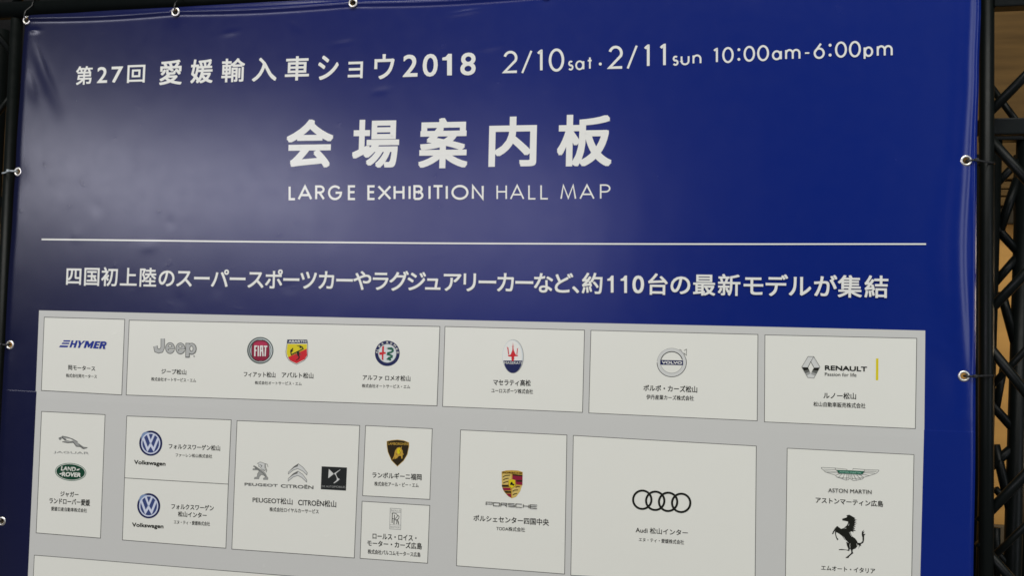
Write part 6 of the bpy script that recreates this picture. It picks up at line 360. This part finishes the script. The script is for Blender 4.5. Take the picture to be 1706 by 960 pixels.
FY = 0.034
XR, XL = 0.579, -1.386
GR = "black lattice trusses framing the banner"
br = [((a, FY + 0.004, b), (c, FY + 0.004, d), r_ / 900) for a, b, c, d, r_ in FRONT_BRACES]
br += [((a, 0.078, b), (c, 0.078, d), r_ / 1000) for a, b, c, d, r_ in MIDDLE_BRACES]
lattice((XR + 0.09, 0.05, 0), "black lattice truss at the banner's right edge, with crossed bars before the brown wall",
        [((XR, FY, 0.006), (XR + 0.003, FY, 2.9), 0.0118), ((XR + 0.15, FY, 0.006), (XR + 0.15, FY, 2.9), 0.0118)],
        br, [((XR + 0.075, FY + 0.001, 2.205), (0.13, 0.03, 0.064)), ((XR + 0.075, FY + 0.032, 1.968), (0.15, 0.02, 0.030))], GR)
br = []
for k, z0 in enumerate((0.45, 0.79, 1.13, 1.47, 1.81, 2.15)):
    br.append(((XL, FY + 0.004, z0), (XL - 0.16, FY + 0.004, z0 + 0.17), 0.0075))
    br.append(((XL - 0.02, 0.078, z0 + 0.30), (XL - 0.16, 0.078, z0 + 0.13), 0.006))
lattice((XL - 0.09, 0.05, 0), "black lattice truss left of the banner, mostly cut off by the photo's edge",
        [((XL - 0.003, FY, 0.006), (XL, FY, 2.236), 0.0118), ((XL - 0.15, FY, 0.006), (XL - 0.15, FY, 2.236), 0.0118)],
        br, [((XL - 0.075, FY + 0.032, 1.60), (0.15, 0.02, 0.03))], GR)
br = [((a, 0.25, b), (c, 0.25, d), r_ / 850) for a, b, c, d, r_ in REAR_BRACES]
lattice((0.70, 0.25, 0), "slim black lattice truss standing close behind the right truss",
        [((0.6270, 0.25, 0.006), (0.6790, 0.25, 1.985), 0.0125), ((0.677, 0.25, 0.006), (0.7345, 0.25, 1.985), 0.0160), ((0.700, 0.40, 0.006), (0.700, 0.40, 1.985), 0.0125), ((0.800, 0.40, 0.006), (0.800, 0.40, 1.985), 0.0250)],
        br, [((0.712, 0.25, 1.993), (0.12, 0.03, 0.022))], GR)
br = []
for k, z0 in enumerate((0.5, 0.8, 1.1, 1.4, 1.7, 2.0)):
    br.append(((-1.62, 0.25, z0), (-1.72, 0.25, z0 + 0.15), 0.0075))
    br.append(((-1.72, 0.25, z0 + 0.16), (-1.62, 0.25, z0 + 0.29), 0.0075))
lattice((-1.67, 0.25, 0), "slim black lattice truss standing close behind the left truss",
        [((-1.62, 0.25, 0.006), (-1.62, 0.25, 2.3), 0.0145), ((-1.72, 0.25, 0.006), (-1.72, 0.25, 2.3), 0.0125)],
        br, [], GR)
br = []
for k in range(6):
    x0 = -1.40 + k * 0.33
    br.append(((x0, FY + 0.004, 2.27), (x0 + 0.16, FY + 0.004, 2.43), 0.0075))
    br.append(((x0 + 0.17, FY + 0.004, 2.43), (x0 + 0.32, FY + 0.004, 2.27), 0.0075))
lattice((-0.4, 0.05, 2.236), "black horizontal truss beam spanning above the banner's top edge",
        [((-1.72, FY, 2.2565), (0.5655, FY, 2.2565), 0.0185), ((-1.72, FY, 2.44), (0.5655, FY, 2.44), 0.0185)], br, [], GR, "truss beam")


EDGE_R = [(1580, 956.5), (1527, 956.1), (1399.9, 952.8), (1273.6, 949.5), (1127.2, 948.6), (1002.7, 947.9), (735.9, 947.4), (533.2, 944.7), (0, 945)]
EDGE_L = [(1580, -943.5), (1469.5, -947.1), (1300.7, -951.1), (1145.9, -952.8), (992.2, -956.0), (725.7, -955.8), (587.5, -955.4), (388.3, -951), (0, -950)]
EDGE_T = [(-950, 1578), (-919, 1580.5), (-842, 1580.5), (-720, 1583), (-591, 1584.0), (-475, 1585.0), (-362, 1585.6), (950, 1586)]
GROMMETS = [(-936.4, 1569.7), (-585.0, 1571.9), (-198.3, 1573.4), (-944.9 + 3, 1241.8), (930.3, 1244.4), (927.8, 871.2), (-940.0, 871.7), (-937.7, 502.3),
            (190, 1573.5), (570, 1573.5), (933, 1571), (926, 500)]
SEAM = 776.4


def lut(tab, v):
    tab = sorted(tab)
    if v <= tab[0][0]:
        return tab[0][1]
    for (a, p), (b, q) in zip(tab, tab[1:]):
        if v <= b:
            f = (v - a) / (b - a); f = f * f * (3 - 2 * f)
            return p + (q - p) * f
    return tab[-1][1]


EL = [lut(EDGE_L, z) for z in range(0, 1600)]
ER = [lut(EDGE_R, z) for z in range(0, 1600)]


def edge(tab, z):
    z = max(0.0, min(1598.0, z)); i = int(z)
    return tab[i] + (tab[i + 1] - tab[i]) * (z - i)


def gauss(d, s):
    q = d / s
    return math.exp(-0.5 * q * q) if abs(q) < 6 else 0.0


def segdist(x, z, a, b):
    ax, az = a; bx, bz = b
    dx, dz = bx - ax, bz - az
    L = math.hypot(dx, dz)
    t = ((x - ax) * dx + (z - az) * dz) / (L * L)
    d = ((x - ax) * dz - (z - az) * dx) / L
    return t, d


def fold(x, z, a, b, wdt, amp):
    t, d = segdist(x, z, a, b)
    if t < -0.3 or t > 1.3:
        return 0.0
    env = gauss(t - 0.5, 0.27)
    return amp * env * gauss(d, wdt)


def relief(x, z):
    """how far the vinyl stands forward (mm) at x, z (mm)"""
    h = 1.3 * math.sin(x * 0.0047 + 0.6) * math.sin(z * 0.0038 + 0.4) + 0.5 * math.sin(x * 0.013 + z * 0.004)
    dr = edge(ER, z) - x
    dl = x - edge(EL, z)
    if dr < 120:
        up = max(0.0, min(1.0, (z - 820) / 200)); up = up * up * (3 - 2 * up)
        c = 17 + 12 * gauss(z - 1090, 110)
        sg = 10.5 + 9 * gauss(z - 1060, 110)
        h += 0.30 * sg * up * gauss(dr - c - 4, sg) + 1.5 * up * gauss(dr - 5.0, 2.6)
        h += -1.2 * up * gauss(dr - c + 10, 4)
        h -= 3.5 * gauss(dr + 1, 3.0)
        h += 1.1 * gauss(dr - 16, 9) * gauss(z - 840, 45)
    if dl < 80:
        h -= 5.0 * gauss(dl + 2, 7.0)
    dt = 1585 - z
    if dt < 60:
        # hem scalloped between the eyelets
        xs = sorted(g[0] for g in GROMMETS if g[1] > 1500)
        sag = 0.0
        for a, b in zip(xs, xs[1:]):
            if a <= x <= b:
                sag = math.sin(math.pi * (x - a) / (b - a))
        h += 3.6 * gauss(dt - 11 - 4.5 * sag, 4.2) - 1.0 * gauss(dt - 6.5 - sag, 2.4) - 3.0 * gauss(dt + 1, 3.0)
    if x < -780 and z > 1250:
        h += fold(x, z, (-925, 1540), (-868, 1395), 8, -1.7) + fold(x, z, (-905, 1500), (-840, 1360), 10, -1.3)
        h += fold(x, z, (-932, 1470), (-905, 1385), 9, -1.3) + fold(x, z, (-935, 1548), (-900, 1545), 3.5, 1.6)
    if 0 < x < 160 and z > 1500:
        h += fold(x, z, (-10, 1540), (70, 1551), 3.0, 0.8)
    for gx, gz in GROMMETS:
        if abs(x - gx) < 70 and abs(z - gz) < 70:
            h -= 1.0 * gauss(math.hypot(x - gx, z - gz), 18)
    # welded seam between the upper and the lower sheet
    s = SEAM - 5.0 * (1 - (x / 940) ** 2) - z
    h += 0.28 / (1 + math.exp(-max(-40, min(40, s / 0.25))))
    # a few dents
    for a, b, wd, am in DENTS:
        if abs(x - a[0]) < 90 and abs(z - a[1]) < 90:
            h += fold(x, z, a, b, wd, am)
    return h


DENTS = [((-330, 1545), (-310, 1520), 3.0, -0.7), ((-480, 1520), (-440, 1527), 3.5, 0.6), ((-240, 1490), (-190, 1497), 3, -0.5), ((60, 1470), (110, 1480), 4, 0.5),
         ((-760, 1180), (-735, 1150), 4, -0.55), ((-690, 1195), (-680, 1160), 4, -0.5), ((-590, 1135), (-565, 1130), 4, -0.5), ((-540, 1170), (-540, 1070), 4, -0.4),
         ((-650, 1080), (-600, 1085), 6, 0.5), ((-150, 1390), (-120, 1400), 4, -0.5), ((80, 1110), (100, 1090), 4, -0.5), ((870, 930), (915, 905), 3.5, 0.9), ((880, 945), (925, 940), 3, 0.7),
         ((905, 800), (945, 800), 2.5, 0.6), ((-330, 1010), (-300, 1000), 5, -0.5), ((-560, 990), (-540, 960), 5, -0.45), ((-470, 1010), (-465, 985), 4, -0.4), ((-800, 1120), (-790, 1090), 5, 0.4)]


def pos(x, z, lift):
    return Vector((x / 1000, -(relief(x, z) + lift) / 1000, z / 1000))


banner = empty("banner", (-0.396, 0, 0.65), "large blue vinyl exhibition map banner laced to black trusses", "banner")


def steps(lo, hi, base, fine):
    """1-D grid, finer inside the given (centre, half width, step) bands"""
    v = [lo]
    while v[-1] < hi - 0.01:
        s = base
        for c, hw, st in fine:
            if abs(v[-1] - c) < hw:
                s = min(s, st)
            elif v[-1] < c - hw < v[-1] + s:
                s = max(st, c - hw - v[-1] + 0.01)
        v.append(min(hi, v[-1] + s))
    return v


def build_sheet():
    xs = steps(-950, 950, 9, [(-950, 46, 1.8), (950, 52, 1.5)] + [(g[0], 12, 1.8) for g in GROMMETS if g[1] > 1500] + [(-870, 75, 3.5)])
    zs = steps(0, 1585, 9, [(1585, 38, 1.5), (SEAM - 2.5, 7, 0.6), (1440, 120, 4)] + [(g[1], 12, 1.8) for g in GROMMETS if g[1] < 1500])
    bm = bmesh.new()
    grid = []
    for z in zs:
        row = []
        for x in xs:
            s = (x + 950) / 1900
            zz = z
            xx = edge(EL, z) + s * (edge(ER, z) - edge(EL, z))
            if z > 1500:
                top = lut(EDGE_T, xx)
                zz = 1500 + (z - 1500) / 85 * (top - 1500)
            row.append((bm.verts.new(pos(xx, zz, 0)), xx, zz))
        grid.append(row)
    for j in range(len(zs) - 1):
        for i in range(len(xs) - 1):
            q = (grid[j][i], grid[j][i + 1], grid[j + 1][i + 1], grid[j + 1][i])
            cx = sum(p[1] for p in q) / 4; cz = sum(p[2] for p in q) / 4
            if any(abs(cx - g[0]) < 8 and abs(cz - g[1]) < 8 and math.hypot(cx - g[0], cz - g[1]) < 6.6 for g in GROMMETS):
                continue
            bm.faces.new([p[0] for p in q])
    for v in [v for v in bm.verts if not v.link_faces]:
        bm.verts.remove(v)
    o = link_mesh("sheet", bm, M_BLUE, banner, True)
    md = o.modifiers.new("thickness", 'SOLIDIFY'); md.thickness = 0.0006; md.offset = -1
    return o


build_sheet()


def build_grommet(x, z):
    prof = [(9.8, -0.3), (9.6, 0.5), (8.8, 1.2), (7.6, 1.7), (6.4, 1.5), (5.6, 0.6), (5.3, -1.0), (5.3, -3.0)]
    bm = bmesh.new(); c = pos(x, z, 0); seg = 32
    rows = [[bm.verts.new((c.x + r_ / 1000 * math.cos(2 * math.pi * i / seg), c.y - d / 1000, c.z + r_ / 1000 * math.sin(2 * math.pi * i / seg))) for i in range(seg)] for r_, d in prof]
    for a, b in zip(rows, rows[1:]):
        for i in range(seg):
            j = (i + 1) % seg
            bm.faces.new((a[i], a[j], b[j], b[i]))
    bmesh.ops.recalc_face_normals(bm, faces=bm.faces[:])
    link_mesh("grommet", bm, M_EYE, banner, True)


for g in GROMMETS:
    build_grommet(*g)

# ---- lettering
_cache = {}


def text_mesh(t, weight):
    key = (t, weight)
    if key not in _cache:
        c = bpy.data.curves.new("lettering", 'FONT')
        c.body = t
        c.size = 1.0
        c.resolution_u = 4
        c.fill_mode = 'FRONT'
        o = bpy.data.objects.new("lettering", c)
        COL.objects.link(o)
        dg = bpy.context.evaluated_depsgraph_get()
        me = bpy.data.meshes.new_from_object(o.evaluated_get(dg))
        vs = [(v.co.x, v.co.y) for v in me.vertices]
        fs = [tuple(p.vertices) for p in me.polygons]
        bpy.data.objects.remove(o); bpy.data.curves.remove(c); bpy.data.meshes.remove(me)
        _cache[key] = (vs, fs)
    return _cache[key]


def bbox(vs):
    return min(v[0] for v in vs), max(v[0] for v in vs), min(v[1] for v in vs), max(v[1] for v in vs)


_k2 = bbox(text_mesh('国国', 0)[0]); _k1 = bbox(text_mesh('国', 0)[0])
EM = (_k2[1] - _k2[0]) - (_k1[1] - _k1[0])
KX, KZ = (_k1[0] + _k1[1]) / 2, (_k1[2] + _k1[3]) / 2


def put_bold(bm, vs, fs, lift, mi, wt):
    put_faces(bm, vs, fs, lift, mi)
    if wt > 0:                                              # heavier strokes: the outline repeated a hair's breadth around
        for k, (dx, dz) in enumerate(((1, 1), (-1, 1), (-1, -1), (1, -1), (1, 0), (0, 1), (-1, 0), (0, -1))):
            put_faces(bm, [(x + wt * dx, z + wt * dz) for x, z in vs], fs, lift - 0.004 * (k + 1), mi)


def put_faces(bm, vs, fs, lift, mi):
    bv = [bm.verts.new(pos(x, z, lift)) for x, z in vs]
    for f in fs:
        if len(set(f)) < 3:
            continue
        try:
            fc = bm.faces.new([bv[i] for i in f])
        except ValueError:
            continue
        fc.normal_update()
        if fc.normal.y > 0:
            fc.normal_flip()
        fc.material_index = mi


def build_part(name, parent, label, ops, base):
    bm = bmesh.new(); slots = []
    lift = base
    for op in ops:
        k, col = op[0], op[1]
        if col not in slots:
            slots.append(col)
        mi = slots.index(col)
        if not (name == 'map_backing' and lift > base):
            lift += 0.045
        if k == 'P':
            pts = [tuple(p) for p in op[2]]
            tri = geometry.tessellate_polygon([[Vector((x, z, 0)) for x, z in pts]])
            put_faces(bm, pts, [tuple(t) for t in tri], lift, mi)
        elif k == 'Q':
            a, b, c, d = op[2]
            n = max(1, int(math.dist(a, b) / 14)); m = max(1, int(math.dist(a, d) / 14))
            vs = []
            for j in range(m + 1):
                for i in range(n + 1):
                    s, t = i / n, j / m
                    vs.append(tuple((a[q] * (1 - s) + b[q] * s) * (1 - t) + (d[q] * (1 - s) + c[q] * s) * t for q in (0, 1)))
            put_faces(bm, vs, [(j * (n + 1) + i, j * (n + 1) + i + 1, (j + 1) * (n + 1) + i + 1, (j + 1) * (n + 1) + i) for j in range(m) for i in range(n)], lift, mi)
        elif k == 'S':
            wd, closed, pts = op[2] / 2, op[3], [Vector(p) for p in op[4]]
            if len(pts) < 60:                               # long runs follow the relief
                out = []
                rng = list(zip(pts, pts[1:] + ([pts[0]] if closed else [])))
                for a, b in rng:
                    kk = max(1, int((b - a).length / 25)) if (b - a).length > 40 else 1
                    out += [a + (b - a) * (i / kk) for i in range(kk)]
                if not closed:
                    out.append(pts[-1])
                pts = out
            n = len(pts); vs = []
            for i, p in enumerate(pts):
                t0 = (p - pts[i - 1]) if (i > 0 or closed) else (pts[1] - p)
                t1 = (pts[(i + 1) % n] - p) if (i < n - 1 or closed) else t0
                t0 = t0.normalized(); t1 = t1.normalized()
                t = t0 + t1
                t = t.normalized() if t.length > 0.05 else t1
                nn = Vector((-t.y, t.x)); n0 = Vector((-t0.y, t0.x))
                sc = min(2.2, 1 / max(0.3, abs(nn.dot(n0))))
                vs += [tuple(p + nn * wd * sc), tuple(p - nn * wd * sc)]
            fs = [(2 * i, 2 * i + 1, (2 * i + 3) % (2 * n), (2 * i + 2) % (2 * n)) for i in range(n if closed else n - 1)]
            put_faces(bm, vs, fs, lift, mi)
        elif k == 'T':
            vs, fs = text_mesh(op[2], 0)
            x0, x1, y0, y1 = bbox(vs)
            a, b, c, d = op[3]; sl = op[5]; hgt = math.dist(a, d)
            wl = math.dist(a, b); iw, ih = op[4] * hgt / wl, op[4]
            o = []
            for x, y in vs:
                s, t = iw + (1 - 2 * iw) * (x - x0) / (x1 - x0), ih + (1 - 2 * ih) * (y - y0) / (y1 - y0)
                q = [(a[i] * (1 - s) + b[i] * s) * (1 - t) + (d[i] * (1 - s) + c[i] * s) * t for i in (0, 1)]
                q[0] += sl * hgt * (t - 0.5)
                o.append(tuple(q))
            wt = op[4] * hgt
            put_bold(bm, o, fs, lift, mi, wt)
        elif k == 'C':
            vs, fs = text_mesh(op[2], 0)
            cx, cz = op[3]; sz = op[4]
            if ord(op[2]) < 128:
                x0, x1, y0, y1 = bbox(vs)
                sc = sz * 0.775 / (y1 - y0); mx, mz = (x0 + x1) / 2, (y0 + y1) / 2
            else:
                sc = sz / EM; mx, mz = KX, KZ
            put_bold(bm, [(cx + (x - mx) * sc, cz + (y - mz) * sc) for x, y in vs], fs, lift, mi, op[5] * sz)
    o = link_mesh(name, bm, [MATS[s] for s in slots], parent)
    if label:
        o['label'] = label
    return o


panel = None
for name, par, label, ops in PRINT:
    if par == 'banner':
        o = build_part(name, banner, label, ops, 0.30 if name in ('map_backing',) else 0.42)
        if name == 'exhibitor_panel':
            panel = o
    else:
        build_part(name, panel, label, ops, 0.52)

# ------------------------------------------------------------ cable ties
TG = "cable ties lacing the banner to the trusses"


def strap(x, z, out, mat, label, cy=FY, r=0.0118):
    """loop from the eyelet round the upright chord"""
    sgn = 1 if out > 0 else -1
    ex = x + 0.396 * 0
    gx = x / 1000 - 0.396
    gz = z / 1000 + 0.65
    cx = XR if sgn > 0 else XL
    p = [(gx, -0.004, gz), (gx + sgn * 0.006, -0.0058, gz), (gx + sgn * 0.014, -0.0058, gz + 0.0006)]
    R1 = r + 0.0022
    for k in range(9):
        a = math.pi * (-0.5 + k / 8)
        p.append((cx + sgn * R1 * math.cos(a), cy + R1 * math.sin(a), gz + 0.001))
    p += [(gx + sgn * 0.01, 0.012, gz), (gx + sgn * 0.002, 0.007, gz)]
    c0 = (gx, 0.0, gz)
    bm = bmesh.new()
    add_path(bm, [shifted(q, c0) for q in p], 0.0019, 0.0007)
    hx = gx + sgn * 0.016
    add_box(bm, (hx - gx, -0.0062, 0.0006), (0.006, 0.0035, 0.0055), 0.0006)
    o = link_mesh("cable_tie", bm, mat, None, True)
    o.location = c0
    return tag(o, label, "cable tie", TG)


strap(930.3, 1244.4, 1, M_TIE_BLACK, "black cable tie through the upper eyelet on the banner's right edge")
strap(927.8, 871.2, 1, M_TIE_BLACK, "black cable tie through the lower eyelet on the banner's right edge")
strap(-941.9, 1241.8, -1, M_TIE_GREY, "pale grey cable tie through the left edge eyelet level with the big title")
strap(-940.0, 871.7, -1, M_TIE_BLACK, "black cable tie through the left edge eyelet beside the blue wordmark panel")
strap(-937.7, 502.3, -1, M_TIE_BLACK, "black cable tie through the lowest left edge eyelet, beside the green oval badge")


def top_tie(x, z, label):
    gx, gz = x / 1000 - 0.396, z / 1000 + 0.65
    bz = 2.2565; R1 = 0.0185 + 0.0025
    p = [(gx, 0.004, gz - 0.001), (gx, -0.004, gz), (gx, -0.0065, gz + 0.008), (gx, -0.0045, gz + 0.018)]
    for k in range(9):
        a = math.pi * (1.0 - k / 8)
        p.append((gx, FY + R1 * math.cos(a), bz + R1 * math.sin(a)))
    p += [(gx, FY + 0.012, bz - 0.02), (gx, 0.012, gz + 0.006)]
    c0 = (gx, 0.0, gz)
    bm = bmesh.new()
    add_path(bm, [shifted(q, c0) for q in p], 0.0017, 0.0008)
    o = link_mesh("cable_tie", bm, M_TIE_BLACK, None, True)
    o.location = c0
    return tag(o, label, "cable tie", TG)


top_tie(-936.4, 1569.7, "black cable tie at the banner's top left corner eyelet")
top_tie(-585.0, 1571.9, "black cable tie at the top edge eyelet second from the left corner")
top_tie(-198.3, 1573.4, "black cable tie at the top edge eyelet third from the left corner")
